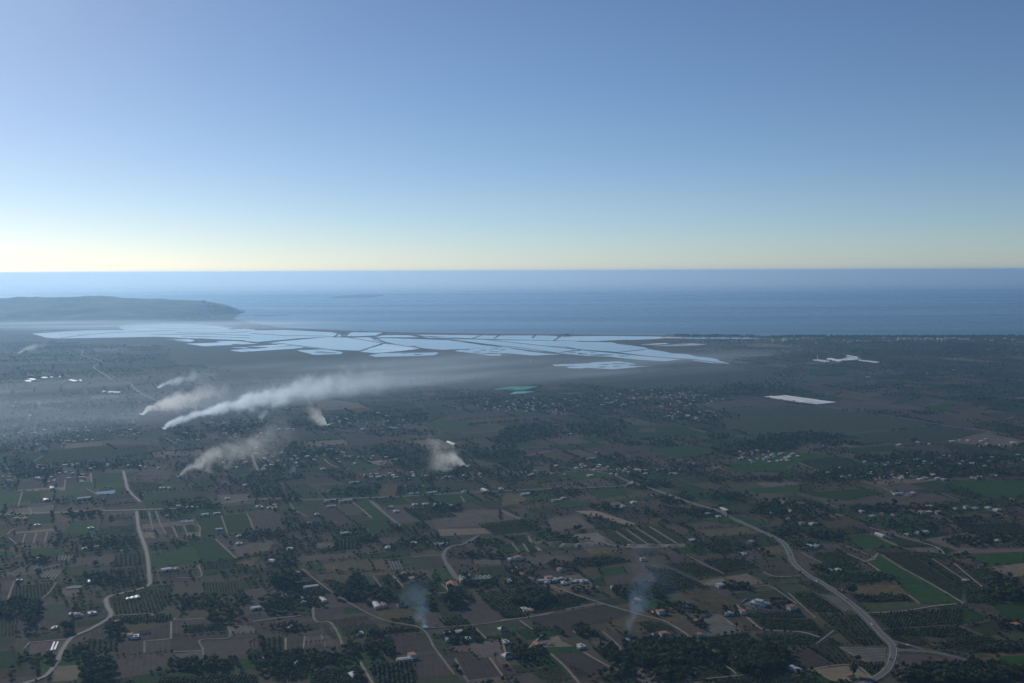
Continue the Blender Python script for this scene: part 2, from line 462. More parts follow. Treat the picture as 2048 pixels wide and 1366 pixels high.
# ------------------------------------------------------------------ fields: traced patches
TRACED = '''
A P 800,1100 970,1080 972,1165 800,1185
A P 978,1080 1145,1060 1145,1155 978,1165
A P 800,1190 1145,1168 1145,1215 1090,1290 770,1345
A P 1155,1050 1530,1015 1530,1055 1340,1070 1355,1150 1150,1160
A p 1370,1095 1745,1062 1750,1150 1680,1160 1675,1205 1370,1205
A p 1150,1170 1355,1155 1360,1210 1145,1225
A P 1000,1000 1145,965 1140,1055 985,1078 870,1060
A P 1170,950 1380,935 1380,965 1240,980 1230,1035 1165,1040
A o 1245,977 1525,970 1525,1012 1235,1030
A o 735,800 920,760 1165,720 1150,830 1050,900 760,915
A o 750,930 1010,905 1165,915 1165,945 900,970 700,970
A G 60,720 345,695 330,760 285,800 60,830
A P 0,680 95,680 70,745 0,755
A P 0,762 70,752 40,830 0,840
A s 275,615 450,580 380,670 265,675
A s 190,590 420,560 440,578 275,612 180,620
A s 390,505 510,505 480,545 380,548
A p 520,520 775,500 760,568 500,583
A n 460,586 750,574 740,640 430,645
A o 775,510 980,490 990,570 760,590
A n 755,597 985,577 990,610 750,615
A g 1015,500 1280,440 1340,520 1355,560 1030,590
A g 1287,430 1440,400 1585,535 1360,560
A o 1360,562 1585,540 1590,585 1365,605
A g 1365,608 1660,582 1680,600 1370,645
A g 1330,265 1485,245 1525,360 1365,395
A g 1503,240 1658,225 1703,330 1537,360
A P 1675,225 1870,215 1900,330 1715,335
A G 945,210 988,210 998,255 945,260
A G 1005,210 1045,210 1063,250 1012,256
A P 945,265 998,262 1008,290 950,295
A P 1012,265 1058,260 1078,300 1030,315
A w 955,300 1180,280 1300,270 1310,300 1100,317 960,325
A P 1105,320 1158,316 1183,360 1120,365
A G 1175,314 1230,309 1248,350 1190,355
A G 1245,307 1308,304 1323,345 1265,350
A w 1255,354 1335,350 1340,380 1272,382
A p 1030,325 1088,322 1118,365 1060,380
A w 955,350 1028,350 1043,390 960,392
A P 1190,360 1250,357 1260,385 1195,388
A P 685,275 745,275 740,320 670,325
A P 755,275 825,270 825,310 750,318
A P 835,270 905,265 910,300 832,308
A p 690,215 905,210 905,235 690,245
A P 95,370 165,362 150,425 110,430
A P 180,362 240,357 225,425 160,430
A P 250,357 315,352 300,420 235,425
A w 95,352 370,325 375,343 100,362
A g 215,465 380,455 470,490 380,510 210,510
A g 0,485 90,485 90,525 0,525
A P 125,10 290,5 275,45 100,65
A w 100,68 440,47 435,70 105,76
A g 0,85 145,80 125,175 0,180
A g 160,85 275,80 265,130 140,150
A g 640,0 845,0 850,50 640,60
A P 870,-20 1090,-20 1080,18 880,22
A G 875,25 1085,20 1080,70 890,78
A p 1460,100 1680,95 1660,155 1510,160
A y 1240,870 1400,865 1405,925 1210,940
A p 205,1095 480,1070 400,1180 200,1190
A n 195,1050 490,1010 510,1050 200,1090
A w 370,1255 560,1245 515,1350 325,1360
A g 0,1155 130,1155 125,1260 0,1270
A o 570,1085 785,1075 785,1150 570,1150
A o 450,1130 560,1090 560,1160 430,1180
A G 1365,690 1610,680 1630,760 1380,770
A y 1600,680 1760,640 1640,640 1590,640
A y 1590,545 1760,512 1700,585 1592,583
A p 1530,440 1860,410 1800,480 1600,520
A w 420,728 550,718 530,780 415,785
A o 1080,1335 1740,1310 1740,1390 1000,1390
A w 1550,980 1710,980 1715,1030 1550,1035
A P 1550,1040 1720,1035 1720,1058 1545,1068
A n 310,840 440,840 435,940 310,950
A n 0,980 60,980 60,1110 0,1110
A g 480,290 660,285 650,360 420,365
A G 660,325 915,300 925,340 650,375
B P 945,1040 1180,1030 1240,1140 980,1180
B P 1100,1225 1300,1215 1360,1315 1110,1335
B P 1400,1205 1610,1195 1690,1320 1470,1345
B p 1615,1195 1700,1190 1760,1250 1660,1270
B P 1670,1275 1760,1265 1800,1315 1700,1320
B P 560,910 790,895 920,960 590,995
B y 810,880 1090,865 1090,930 900,945
B P 1120,900 1270,890 1330,980 1180,995
B P 1400,830 1560,805 1740,945 1490,972 1420,900
B n 1210,770 1310,770 1418,920 1487,970 1350,983 1240,850
B P 1190,1012 1500,982 1510,1005 1370,1030 1200,1045
B n 1510,975 1800,950 1860,1000 1600,1065
B p 1310,1130 1670,1075 1690,1125 1420,1160
B o 1530,760 1900,730 2019,720 2019,800 1800,830 1850,920 1740,940 1560,800
B g 1235,600 1330,597 1390,680 1300,700
B n 1002,530 1190,520 1213,595 1040,604
B P 1192,520 1300,525 1325,590 1217,596
B s 902,537 1000,530 1030,602 937,608
B y 802,540 900,537 930,608 840,610
B y 640,550 800,540 835,610 690,605
B y 490,570 640,550 688,605 520,620
B g 720,510 880,490 1080,488 1060,515 900,530 740,530
B P 1320,530 1490,530 1500,575 1340,582
B s 1502,535 1680,535 1690,570 1512,574
B G 1530,590 1760,575 1800,640 1600,670
B y 440,640 690,622 710,680 500,720
B y 700,627 1210,603 1215,625 720,650
B g 400,570 480,565 520,610 420,620
B G 860,650 960,645 1025,720 900,735
B g 760,660 810,655 870,720 800,735
B o 580,400 720,395 740,465 580,475
B p 430,430 550,420 578,455 450,465
B p 350,500 640,480 720,520 300,560
B g 690,145 805,138 935,255 880,280 800,250
B w 1250,330 1590,325 1660,360 1270,380
B p 1200,230 1500,200 1720,200 1830,265 1600,310 1260,328
B g 770,300 930,295 960,340 830,365
B g 1760,380 1870,375 1940,480 1810,485
B p 1860,515 2019,505 2019,560 1880,560
B P 245,1065 365,1055 358,1140 245,1140
B p 375,1055 480,1050 500,1100 370,1130
B p 490,1050 550,1045 600,1120 510,1128
B o 80,1065 230,1055 235,1150 80,1155
B o 780,1012 1140,982 1140,1010 790,1050
B o 960,945 1085,930 1110,970 950,983
B o 800,1235 1090,1225 1120,1390 850,1390
B o 400,1280 740,1260 780,1390 400,1390
B o 140,1270 390,1260 390,1340 150,1350
B g 1920,1180 2019,1165 2019,1240 1940,1250
B n 1760,1250 1930,1240 1930,1290 1790,1300
B g 630,860 750,860 770,890 640,905
B P 220,925 420,915 430,960 215,970
B P 470,965 540,960 570,1030 480,1040
B y 1690,100 1830,90 1870,150 1690,180
B g 460,40 700,30 640,75 500,60
B y 880,30 1010,30 970,110 870,110
B P 850,390 1030,385 1010,420 850,440
B n 1510,390 1730,385 1700,420 1520,430
B P 540,275 640,262 660,290 560,305
B n 350,165 470,150 500,200 380,230
C P 200,930 700,850 940,890 700,960 420,1005 260,1000
C n 20,965 140,945 180,990 20,1000
C P 350,1170 580,1165 740,1280 650,1310 520,1350 440,1260
C g 240,1170 340,1170 410,1250 300,1270
C P 700,660 860,610 1020,610 1040,680 900,700 720,705
C o 460,580 500,530 780,510 890,550 620,585
C o 980,590 1140,600 1390,720 1160,750 1060,740 1040,650
C o 1090,560 1310,555 1510,635 1310,660
C o 1340,550 1600,530 1700,590 1520,625
C y 1210,760 1420,730 1600,855 1400,840 1290,800
C w 1340,680 1490,650 1528,690 1390,715
C w 1500,655 1660,630 1775,695 1640,715
C P 1700,565 1950,550 2010,600 2019,640 1850,648 1770,620
C n 1700,615 1760,640 1980,658 2019,665 2019,700 1900,705 1740,660
C G 690,350 798,345 900,430 760,430
C G 802,340 868,335 988,430 908,432
C G 872,330 940,325 1078,430 995,432
C G 945,320 1010,315 1188,428 1087,430
C G 1017,310 1080,308 1250,405 1197,428
C P 1085,305 1160,300 1290,340 1170,350
C P 1230,300 1380,280 1640,310 1300,330
C y 1310,335 1650,315 1745,360 1400,385
C w 500,210 640,205 930,300 860,305
C g 560,75 820,60 900,90 660,130
C p 300,260 520,240 640,320 340,350
C p 170,520 430,505 500,545 200,580
C P 230,610 330,605 370,650 290,670
C g 280,460 540,455 540,475 290,480
C y 560,465 780,450 800,485 600,500
C G 20,380 180,370 270,480 190,485 120,420
C s 1300,920 1470,895 1560,960 1650,1020 1400,1060 1370,960
C o 1340,1065 1650,1035 1780,1110 1700,1130 1420,1130
C o 1660,895 2019,885 2070,928 1690,930
C o 1690,935 2100,935 2180,1020 1780,1005
C o 1700,1040 2150,1035 2330,1110 1830,1110
C o 920,960 1080,955 1210,1010 1010,1030
C o 1000,1075 1280,1050 1340,1130 1080,1140
C o 320,790 460,760 620,815 420,850
C o 0,830 130,800 200,920 0,930
C p 440,870 640,825 700,840 450,885
C n 520,760 640,740 740,790 620,800
C P 1110,510 1240,505 1290,540 1140,548
C P 1245,500 1340,500 1360,530 1300,540
C P 1350,500 1560,500 1600,525 1370,535
C P 900,480 1050,470 1120,500 930,510
C y 510,595 650,590 680,645 560,655
C g 655,590 820,585 850,635 680,650
C g 600,670 690,660 710,720 620,700
C p 1720,20 1960,10 2019,30 1780,50
C g 1620,60 2019,45 2019,85 1720,90
C P 0,210 70,205 140,265 0,265
C o 620,1130 800,1115 810,1170 700,1210
C o 1490,1340 1900,1310 2019,1340 2019,1390 1400,1390
C r 230,1110 390,1045 420,1090 500,1120 230,1130
C p 600,1090 750,1080 790,1105 620,1110
C r 480,370 660,355 720,420 760,436 1250,432 1240,450 900,460 700,440 520,420
C y 1710,460 1880,455 1920,490 1740,495
C y 1890,705 2040,690 2060,745 1980,760
C r 1605,830 1710,815 1750,870 1650,880
C n 1530,770 1700,750 1830,745 1880,800 1620,800
C P 500,110 640,105 660,140 560,150
C g 340,150 520,140 700,170 420,195
D y 715,710 1150,697 1245,775 860,778
D o 860,785 1240,778 1280,815 900,822
D n 890,830 1280,825 1310,850 1220,880 960,890
D o 590,640 1040,620 1210,670 880,690 700,680
D o 600,500 760,480 900,545 680,555
D P 480,500 530,490 650,560 520,590
D o 430,765 600,755 800,890 580,890
D s 640,765 760,782 880,880 810,888
D n 590,735 690,720 760,780 640,765
D n 260,682 480,655 580,748 400,758 330,712
D o 620,900 740,900 930,1110 860,1110
D o 752,900 890,905 1090,1110 932,1115
D o 970,902 1600,872 1580,970 1100,1000
D o 1100,1010 1560,980 1700,1040 1480,1060 1120,1050
D o 1480,1070 1700,1045 1920,1090 1560,1115
D y 1150,1050 1340,1040 1540,1110 1300,1100
D G 1060,490 1230,480 1620,740 1608,828 1190,585
D g 1050,512 1178,590 1596,828 1320,833 1240,775 1170,690 1050,620 980,560
D o 1250,480 1400,510 1860,830 1630,830 1625,740
D g 1620,510 1980,485 2019,500 2019,560 1780,580
D w 1770,590 2019,560 2060,640 1950,655 1850,620
D y 1850,652 1950,660 2060,650 2060,720 1900,690
D p 1230,458 1400,453 1468,493 1260,480
D p 1500,490 1680,465 2060,455 2060,482 1700,495
D o 1550,300 1980,290 2060,370 1660,365
D P 1380,255 1720,225 1900,240 1700,260 1430,270
D g 540,90 900,60 1080,90 820,140 600,110
D P 860,140 1400,90 1570,140 1150,170 900,165
D g 1480,10 2060,0 2060,110 1750,115
D P 430,1200 540,1130 730,1240 560,1272
D w 570,1276 860,1248 990,1330 760,1370
D o 555,1120 760,1110 880,1238 740,1240
D o 872,1240 1090,1230 1080,1290 1000,1325
D s 770,1122 1090,1130 1090,1220 970,1230
D P 1160,1190 1350,1172 1620,1215 1560,1240 1200,1250
D g 1780,830 2060,830 2060,920 1900,930
D n 1820,1020 2060,1010 2060,1100 1920,1090
D g 1830,1190 2060,1180 2060,1240 1900,1245
D g 820,380 980,370 1200,458 900,460
D G 1080,395 1190,385 1380,448 1210,453
D g 400,402 690,402 760,430 430,420
D y 1700,840 1780,840 1880,930 1780,930
D n 1310,1110 1560,1120 1800,1190 1620,1195
E G 0,1190 600,1120 1000,1110 1010,1170 400,1240 0,1240
E P 865,1315 1000,1262 1170,1290 1140,1345 860,1345
E g 620,1300 850,1297 840,1366 620,1366
E p 720,1110 1000,1080 1040,1112 800,1140
E w 1380,1270 1430,1268 1430,1300 1340,1305
E p 620,690 870,684 880,712 600,720
E y 1590,553 1740,548 1730,562 1570,565
E y 930,444 1020,446 1020,452 920,452
E g 1500,1268 1680,1260 1690,1300 1560,1310
E n 1690,1180 1820,1170 1850,1200 1700,1215
E p 230,850 420,870 400,885 330,880
F P 700,1290 850,1285 870,1310 740,1320
F g 600,1240 740,1215 900,1255 760,1285
F g 1160,980 1280,925 1500,960 1440,985 1300,1000
F y 1480,1205 1690,1250 1560,1262
F P 1830,1140 2019,1130 2019,1155 1870,1160
F G 1500,1200 1700,1160 1900,1230 1720,1250
F y 100,830 500,790 560,820 200,855
F n 60,640 760,590 980,622 640,640
F g 560,800 760,760 900,780 700,830
F P 1880,1255 2019,1250 2019,1290 1900,1290
F w 760,1225 870,1212 860,1250 800,1245
F n 1160,1000 1700,980 1600,1020 1150,1040
G P 880,590 1130,585 1750,680 1600,690 1050,640
G g 840,975 1220,985 1400,1040 900,1080
G g 700,1040 880,1060 1100,1130 900,1090
G y 860,1062 960,1080 1110,1122 1080,1128
G P 160,1145 360,1135 400,1160 180,1185
G P 940,1000 1060,998 1040,1020 930,1020
G n 1280,1060 1500,1030 1700,1060 1500,1090
G g 360,1300 640,1290 820,1330 540,1345
G g 980,1140 1300,1110 1500,1160 1200,1200
G P 1680,1295 1900,1300 1860,1330 1720,1330
G g 1500,1240 1900,1230 1960,1290 1600,1300
G P 1300,840 1760,805 2019,840 2019,960 1700,930
H n 0,860 600,850 1450,970 760,1040 300,1050 0,1000
H P 640,846 800,806 1320,880 760,876
H g 1110,835 1220,785 1310,785 1200,840
H P 1202,840 1310,787 1450,800 1330,860
H g 1340,865 1480,820 1590,825 1480,880
H P 1482,880 1600,827 1700,850 1590,900
H y 1600,905 1720,850 1815,853 1680,905
H n 780,1045 1450,985 1750,1020 1500,1090 1000,1095
H p 1500,1092 1750,1022 2060,1090 1880,1130
H G 520,1215 740,1190 970,1250 850,1290 560,1280
H g 732,1185 790,1190 1060,1260 960,1255
H P 1200,910 1480,910 1740,985 1640,1000
H g 0,1250 400,1150 700,1180 500,1240
H y 770,772 820,745 870,745 840,775
H P 850,800 960,755 1075,765 960,808
H g 560,600 860,585 800,640 600,650
H y 1840,420 2060,418 2060,428 1850,428
H P 1750,900 1950,890 2019,940 1850,950
H g 800,1140 1150,1110 1150,1150 900,1165
P m 330,688 560,708 760,718 1100,716 1400,738 1250,762 1000,775 700,768 500,745 350,722
P m 880,720 1300,722 1480,735 1700,760 1500,780 1200,772
'''
ROADS = '''
A a 7.5 -60,238 0,235 640,212 1000,200 1330,182 1683,133 2030,128
A c 6.5 920,212 935,330 985,480 1005,640 1003,708 905,745 730,790 722,850 745,918 620,1000 490,1060 430,1130 380,1230 320,1310 250,1345 150,1375
A c 6 830,-60 845,0 865,70 945,150
A t 4 1335,575 1350,652 1190,660
A t 4 1452,400 1520,465 1590,530
A t 4 1490,242 1530,362
A t 4 1662,226 1708,335
A t 4 735,915 860,908 1010,903 1030,918
A t 4 1175,930 1190,943 1380,932
A t 4 1152,955 1150,1055 1135,1072 975,1085
A t 4 1538,985 1538,1065 1350,1078 1365,1140 1368,1210
A t 4 585,60 660,105
A t 6 195,185 215,225
A t 5 1700,955 1830,938 2019,915
A t 4 98,680 72,748 45,830
A t 4 380,690 330,760 285,800
A t 4 1000,210 1030,340
A t 4 1048,210 1080,300 1120,362
A t 4 1235,308 1265,382
A t 4 1160,316 1195,388
A t 4 950,330 1310,300 1345,382
A t 4 440,0 432,70
A t 4 148,82 122,178
A t 4 170,362 152,425
A t 4 245,358 225,428
A t 4 320,352 300,425
A t 4 45,372 95,330 170,325
A t 4 60,390 110,432
A t 5 1775,... 
A t 4 0,50 110,25
A t 3 230,605 275,560
A t 4 972,1085 972,1165
A t 4 1148,1160 1360,1152
A t 4 480,1072 205,1095
A t 4 200,1095 160,1140
B t 5 690,150 755,200 820,260
B c 6 810,140 900,220 1020,320
B t 4 265,150 300,200 385,250
B c 6 1540,375 1440,432 1350,450 1305,500 1320,560 1390,660 1420,680
B t 4 1305,507 1200,510 1080,522
B t 4.5 350,600 500,720 660,825 900,945 1150,1000 1240,1130 1300,1210 1375,1312
B t 4 830,650 890,730
B t 4 962,645 1030,720
B t 4 1290,700 1330,755 1195,765
B t 5 425,850 430,930 465,960 540,960 600,1050 622,1120
B t 4 1180,1000 1500,977 1740,945 2019,903
B t 4 1500,985 1530,1012 1590,1070
B t 5 740,1225 830,1380
B t 4 1695,1070 1720,1170
B t 5 1965,1045 1880,1132
B t 4 1420,110 1445,150
B t 4 1690,205 1830,265
B t 4 1870,378 1945,480
B t 4 1760,430 1810,485
B t 4 0,260 22,335
B t 4 240,1065 240,1150
B t 4 370,1055 358,1140
B t 4 480,1045 508,1125
B t 4 1610,1195 1700,1320
B t 4 1380,1205 1470,1366
C t 5 190,655 500,770 680,830 950,910 1090,945 1210,1010 1310,1080 1390,1130 1460,1165
C t 4 1720,720 1800,715 1860,740 2000,840
C t 5 1590,840 1660,920 1690,950 1780,1010 2019,1025 2150,1060
C t 4 440,872 640,840 700,838
C t 4 690,1020 800,1120 815,1185
C t 5 560,1160 700,1240 790,1290
C t 4 190,400 280,480
C t 4 80,425 130,482
C t 4 155,430 192,485
C t 5 340,1170 440,1262 540,1380
C t 4 1240,1352 1500,1330 1720,1305
C t 4 1500,1240 1560,1280 1590,1310
C t 4 1770,620 1850,650 2019,648
C t 4 1510,635 1340,550 1240,500
C t 4 130,945 200,995 230,1010
C t 4 0,948 200,925 360,890
C t 4 780,350 910,435
C t 4 850,335 992,432
C t 4 915,322 1083,430
C t 4 1005,315 1192,430
C t 4 0,208 140,268
C t 4 640,355 770,430
D t 5 960,897 1200,885 1420,850 1610,832
D t 5 1180,585 1400,705 1610,830
D t 4 1550,565 1700,690 1870,825
D t 4 1055,505 1190,590
D t 5 770,475 950,550 1050,615
D t 4 820,445 1010,525 955,550
D t 5 955,550 1010,525 1035,495
D t 4 660,560 520,490
D t 5 1485,502 1420,450 1190,385 980,320
D t 4 1400,530 1640,690
D t 5 1770,195 1910,247
D t 4 680,155 775,192
D t 4 1465,90 1585,140
D t 4 565,1278 860,1246 1000,1335
D t 4 780,1130 960,1228
D t 4 1060,400 1150,440 1250,470
D t 4 0,930 60,980
D t 4 740,1015 620,1105
D t 5 1120,70 1140,95 1180,90
D t 4 1420,450 1480,500 1560,497 1680,468 1800,460
D t 4 920,10 1060,50 1130,80
D t 4 430,760 615,930
D t 4 1240,775 1320,835
E c 7 440,462 545,470 556,482 548,502 600,520 685,550 640,575 642,598 735,655 745,670 870,690 895,720 960,770 1080,822 1150,840 1340,870
E t 5 560,735 590,760
E t 5 610,1300 616,1366
E t 4 230,1220 290,1185
E t 5 250,810 270,850 
E t 4 1110,1062 1200,1110
E t 5 1700,1180 1720,1240 1745,1290
E t 5 885,945 930,980
E t 5 190,945 205,905
F t 6 500,1000 800,1030 1000,1045 1180,1065 1300,1120
F t 5 10,1180 30,1240 55,1290
F t 5 500,1205 530,1235 590,1265
F t 4 750,845 800,870
F t 4 1500,725 1740,775
F t 4 1830,1190 2019,1155
F t 4 230,738 262,748
F t 4 365,748 430,768
F t 4 575,855 750,845
G c 6 190,1225 420,1262 640,1290 760,1312 880,1366
G t 4 160,1185 360,1148
G t 4 1230,850 1500,825 1760,800
G t 4 500,645 700,660
H t 5 0,822 120,808 262,795
H t 6 640,846 900,885 1200,930 1450,972 1800,1025 2060,1068
H t 5 800,805 1330,880
H t 5 370,600 460,575
H t 4 430,625 640,665
H t 4 1000,745 1100,765
H t 5 1890,945 1950,920
H t 5 1830,1035 1880,1040
H t 4 500,1230 620,1280
'''
MAIN_ROAD = [pix('B', *q) for q in ((350, 135), (660, 126), (830, 120), (1050, 110), (1400, 90), (1700, 76))] + [pix('C', *q) for q in ((0, 75), (300, 62), (560, 55), (820, 42))]
RIGHT_ROAD = [pix('C', *q) for q in ((820, 42), (920, 30), (1000, 55), (1120, 95), (1210, 130), (1350, 175), (1480, 212))] + [pix('D', *q) for q in ((40, 250), (200, 325), (370, 405), (430, 470), (470, 560), (560, 640), (700, 720), (850, 830), (950, 920), (1060, 1040), (1130, 1110), (1138, 1180), (1110, 1260), (1050, 1320), (960, 1366), (860, 1400))]
fields = []       # (kind, poly)
for line in TRACED.strip().splitlines():
    c, k, rest = line.split(' ', 2)
    poly = path(c, rest)
    if len(poly) >= 3:
        if c in 'EFGHP': poly = rough(poly, 60, 16 if k != 'm' else 60)
        fields.append((k, poly))
roads = []        # (kind, width, points)
for line in ROADS.strip().splitlines():
    if '...' in line: continue
    c, k, w, rest = line.split(' ', 3)
    roads.append((k, float(w), path(c, rest)))
roads.append(('a', 7.5, [ground(*q) for q in MAIN_ROAD]))
roads.append(('A', 8.8, [ground(*q) for q in RIGHT_ROAD]))
roads.append(('a', 8.0, path('D', '1140,1160 1200,1150 1290,1156 1390,1163 1480,1178 1600,1208 1700,1240')))
roads.append(('c', 5.0, path('D', '1100,1075 1160,1092 1270,1122 1380,1160')))
roads.append(('c', 5.0, path('D', '1135,1105 1160,1132 1200,1150')))

# ------------------------------------------------------------------ lagoons
WATER = '''
1 b 300,358 430,350 560,341 700,333 1000,331 1055,326 1000,308 1080,287 1350,273 1500,278 1700,295 1885,311 1840,325 1950,322 2048,326 2048,412 1700,398 1300,380 900,388 500,394 420,388
2 l 512,212 860,208 1300,230 1400,255 1390,272 1000,290 600,326 512,318
2 l 740,335 1300,282 1480,287 1820,340 1640,415 1400,410 1100,375 900,350
2 l 1510,288 1700,283 1870,330 1830,333
2 l 1500,266 1560,232 1830,232 1770,260 1600,267
3 b -70,427 105,349 350,382 415,395 250,415 20,438
3 l 20,303 100,291 700,312 1200,380 700,405 560,395 430,362 330,370 110,333
3 l 100,262 300,262 410,278 40,278
3 l 460,255 1075,262 1000,290 600,284
3 l 1090,265 1640,264 1890,271 1820,311 1300,300 1020,294
3 l 770,301 1100,306 1500,351 1900,391 2040,405 1850,435 1600,405 1200,350
3 l 1160,308 1800,321 2048,321 2048,388 1900,379 1500,334
4 l 110,275 400,270 1100,275 1130,292 800,304 450,319 55,311
4 l 0,323 600,335 640,352 750,365 900,385 945,404 720,429 400,405 170,378 0,368
4 l 745,432 1000,406 1200,445 1330,455 1450,480 1640,505 1840,555 1700,540 1500,510 1200,490
4 l 120,440 340,417 700,452 1240,508 1160,520 950,505 640,475 400,465
4 l 210,560 460,550 480,540 690,532 780,555 820,580 975,577 640,600 450,590 300,572
4 l 230,584 310,588 300,594 250,592
4 l 80,564 130,563 130,569 90,569
4 l 150,560 185,560 185,568 155,568
3 l 870,420 980,396 1300,386 1500,425 1300,440 1130,436 1080,445 1000,435
3 l 1370,440 1540,430 1840,455 1640,462
3 l 1130,455 1240,455 1240,464 1190,464
3 l 10,465 100,446 600,438 560,460 300,470 60,475
2 l 1050,415 1200,411 1400,430 1380,450 1200,455
2 l 370,415 700,391 770,405 450,425
2 l 760,386 940,375 1010,389 830,402
2 l 540,374 830,356 880,364 700,380
2 l 0,352 180,336 380,355 200,361 50,366
2 l 210,320 330,320 540,345 420,350
1 l 1560,441 1900,431 1950,445 1700,458
1 l 1460,416 1570,412 1560,422
1 l 1400,404 1540,404 1530,409
1 l 1920,472 2000,472 1990,477
1 l 1940,494 2048,484 2048,502 1970,500
4 l 1370,281 2048,284 2100,293 1380,292
1 l 1210,252 1300,252 1290,257 1230,257
1 l 1320,252 1405,251 1390,258 1310,258
2 l 390,205 460,196 530,206 420,211
'''
waters = []
for i, line in enumerate(WATER.strip().splitlines()):
    c, k, rest = line.split(' ', 2)
    poly = path(c, rest)
    waters.append((k, poly))
    pa = np.array(poly); sg = np.sign(sum(pa[q, 0] * pa[(q + 1) % len(pa), 1] - pa[(q + 1) % len(pa), 0] * pa[q, 1] for q in range(len(pa))))
    e0 = pa - np.roll(pa, 1, 0); e1 = np.roll(pa, -1, 0) - pa
    n0 = np.stack([e0[:, 1], -e0[:, 0]], -1) / np.linalg.norm(e0, axis=1)[:, None]; n1 = np.stack([e1[:, 1], -e1[:, 0]], -1) / np.linalg.norm(e1, axis=1)[:, None]
    nn = n0 + n1; nn /= np.linalg.norm(nn, axis=1)[:, None] + 1e-6
    poly = [tuple(q) for q in pa + nn * sg * 40]
    fine_ = rough(poly, 90 if i > 0 else 200, 22 if i not in (0, 1, 2) else 12)
    z = .62 + .05 * (i % 7)
    me = mesh_py('lagoon_water', [(x, y, z) for x, y in fine_], [tuple(range(len(fine_)))], MAT['brine_water' if k == 'b' else 'lagoon_water'])
    tag(link('lagoon_water', me), 'shallow pale salt pan' if k == 'b' else 'still shallow lagoon between dikes', kind='structure')
# raised dikes between the pans
DIKES = '''
1 500,392 700,368 900,350 1200,340 1450,330
1 1160,309 1450,316 1800,318
1 1080,296 1350,288 1700,304
1 1450,350 1700,354 1900,348 2048,340
1 1250,366 1600,362 2048,372
1 1500,378 2048,392
2 -10,292 300,312 580,330 760,336 900,352 1100,377 1400,412 1640,420
2 580,332 1000,294 1380,274 1480,276 1860,338
2 1640,420 1880,340
2 1480,280 1760,275 1900,330 2048,362
2 512,240 860,262 1300,268
2 1480,272 1540,228
2 1380,274 1440,225
3 -20,300 110,338 370,380 520,402
3 1000,292 1090,260
3 520,270 760,299 1150,352 1500,388 1850,437
3 1150,306 1500,342 1900,386 2048,402
3 480,266 1000,294 1300,304 1830,316
4 40,314 450,322 800,306
4 0,372 170,380 330,411 700,446 1200,492 1460,512
4 110,436 330,412
4 720,432 970,404
4 40,312 110,270
4 1200,492 1460,505 1640,530 1830,556
3 1270,262 1220,290
3 1640,262 1610,285
'''
for line in DIKES.strip().splitlines():
    c, rest = line.split(' ', 1)
    p = [np.array(q) for q in path(c, rest)]
    V, F = [], []
    for i, q in enumerate(p):
        a = p[max(i - 1, 0)]; b_ = p[min(i + 1, len(p) - 1)]
        t = (b_ - a) / np.linalg.norm(b_ - a); n_ = np.array([-t[1], t[0]])
        for s, z in ((11, .3), (5, 1.8), (-5, 1.8), (-11, .3)): V.append((*(q + n_ * s), z))
        if i:
            k = 4 * i
            for j in range(3): F.append((k - 4 + j, k - 3 + j, k + 1 + j, k + j))
    tag(link('dike', mesh_py('dike', V, F, MAT['dike_soil'])), 'low earth dike between salt pans', group='dikes between the salt pans', kind='structure')
# reed islets in the lagoons and heaps of harvested salt
for (c, x, y, w, d) in (('3', 930, 408, 60, 40), ('3', 1110, 412, 45, 40), ('3', 1190, 410, 30, 30), ('3', 1240, 398, 40, 30), ('3', 1310, 407, 45, 40), ('3', 1050, 432, 60, 40), ('3', 1230, 428, 60, 40), ('3', 300, 448, 30, 26), ('3', 440, 455, 50, 40),
                         ('4', 230, 438, 40, 30), ('4', 310, 445, 30, 30), ('4', 340, 452, 50, 30), ('4', 530, 462, 120, 40), ('4', 740, 472, 30, 25), ('4', 565, 560, 40, 26), ('4', 530, 585, 40, 26), ('4', 710, 551, 80, 30), ('4', 685, 577, 40, 30), ('4', 795, 468, 22, 22), ('4', 440, 433, 30, 25), ('4', 860, 566, 70, 40), ('2', 370, 352, 60, 40), ('2', 1230, 432, 60, 50), ('2', 1330, 440, 80, 40)):
    cx, cy_ = gpt(c, x, y)
    V = [(cx, cy_, 1.8)]; F = []
    for k in range(16):
        a = 2 * math.pi * k / 16; r_ = .75 + .5 * random.random()
        V.append((cx + w * .7 * r_ * math.cos(a), cy_ + d * 1.1 * r_ * math.sin(a), .5))
    for k in range(16): F.append((0, 1 + k, 1 + (k + 1) % 16))
    tag(link('islet', mesh_py('islet', V, F, MAT['marsh'])), 'small reed islet standing in the lagoon', kind='structure')
for (c, x, y, w) in (('4', 1150, 286, 60), ('4', 1195, 285, 75), ('4', 1240, 286, 60), ('4', 1310, 287, 65), ('4', 1345, 288, 50)):
    cx, cy_ = gpt(c, x, y)
    V = [(cx - w * .3, cy_, 9), (cx + w * .3, cy_, 8.5)]; F = []
    for k in range(14):
        a = 2 * math.pi * k / 14; r_ = .9 + .2 * random.random()
        V.append((cx + w * r_ * math.cos(a), cy_ + 45 * r_ * math.sin(a), .4))
    for k in range(14):
        top = 0 if math.cos(2 * math.pi * (k + .5) / 14) < 0 else 1
        F.append((top, 2 + k, 2 + (k + 1) % 14))
    F += [(0, 1, 2 + 3), (1, 0, 2 + 10)]
    tag(link('salt_heap', mesh_py('salt_heap', V, F, MAT['salt'])), 'long white heap of harvested salt by the shore', 'salt heap', 'salt heaps at the salt works')

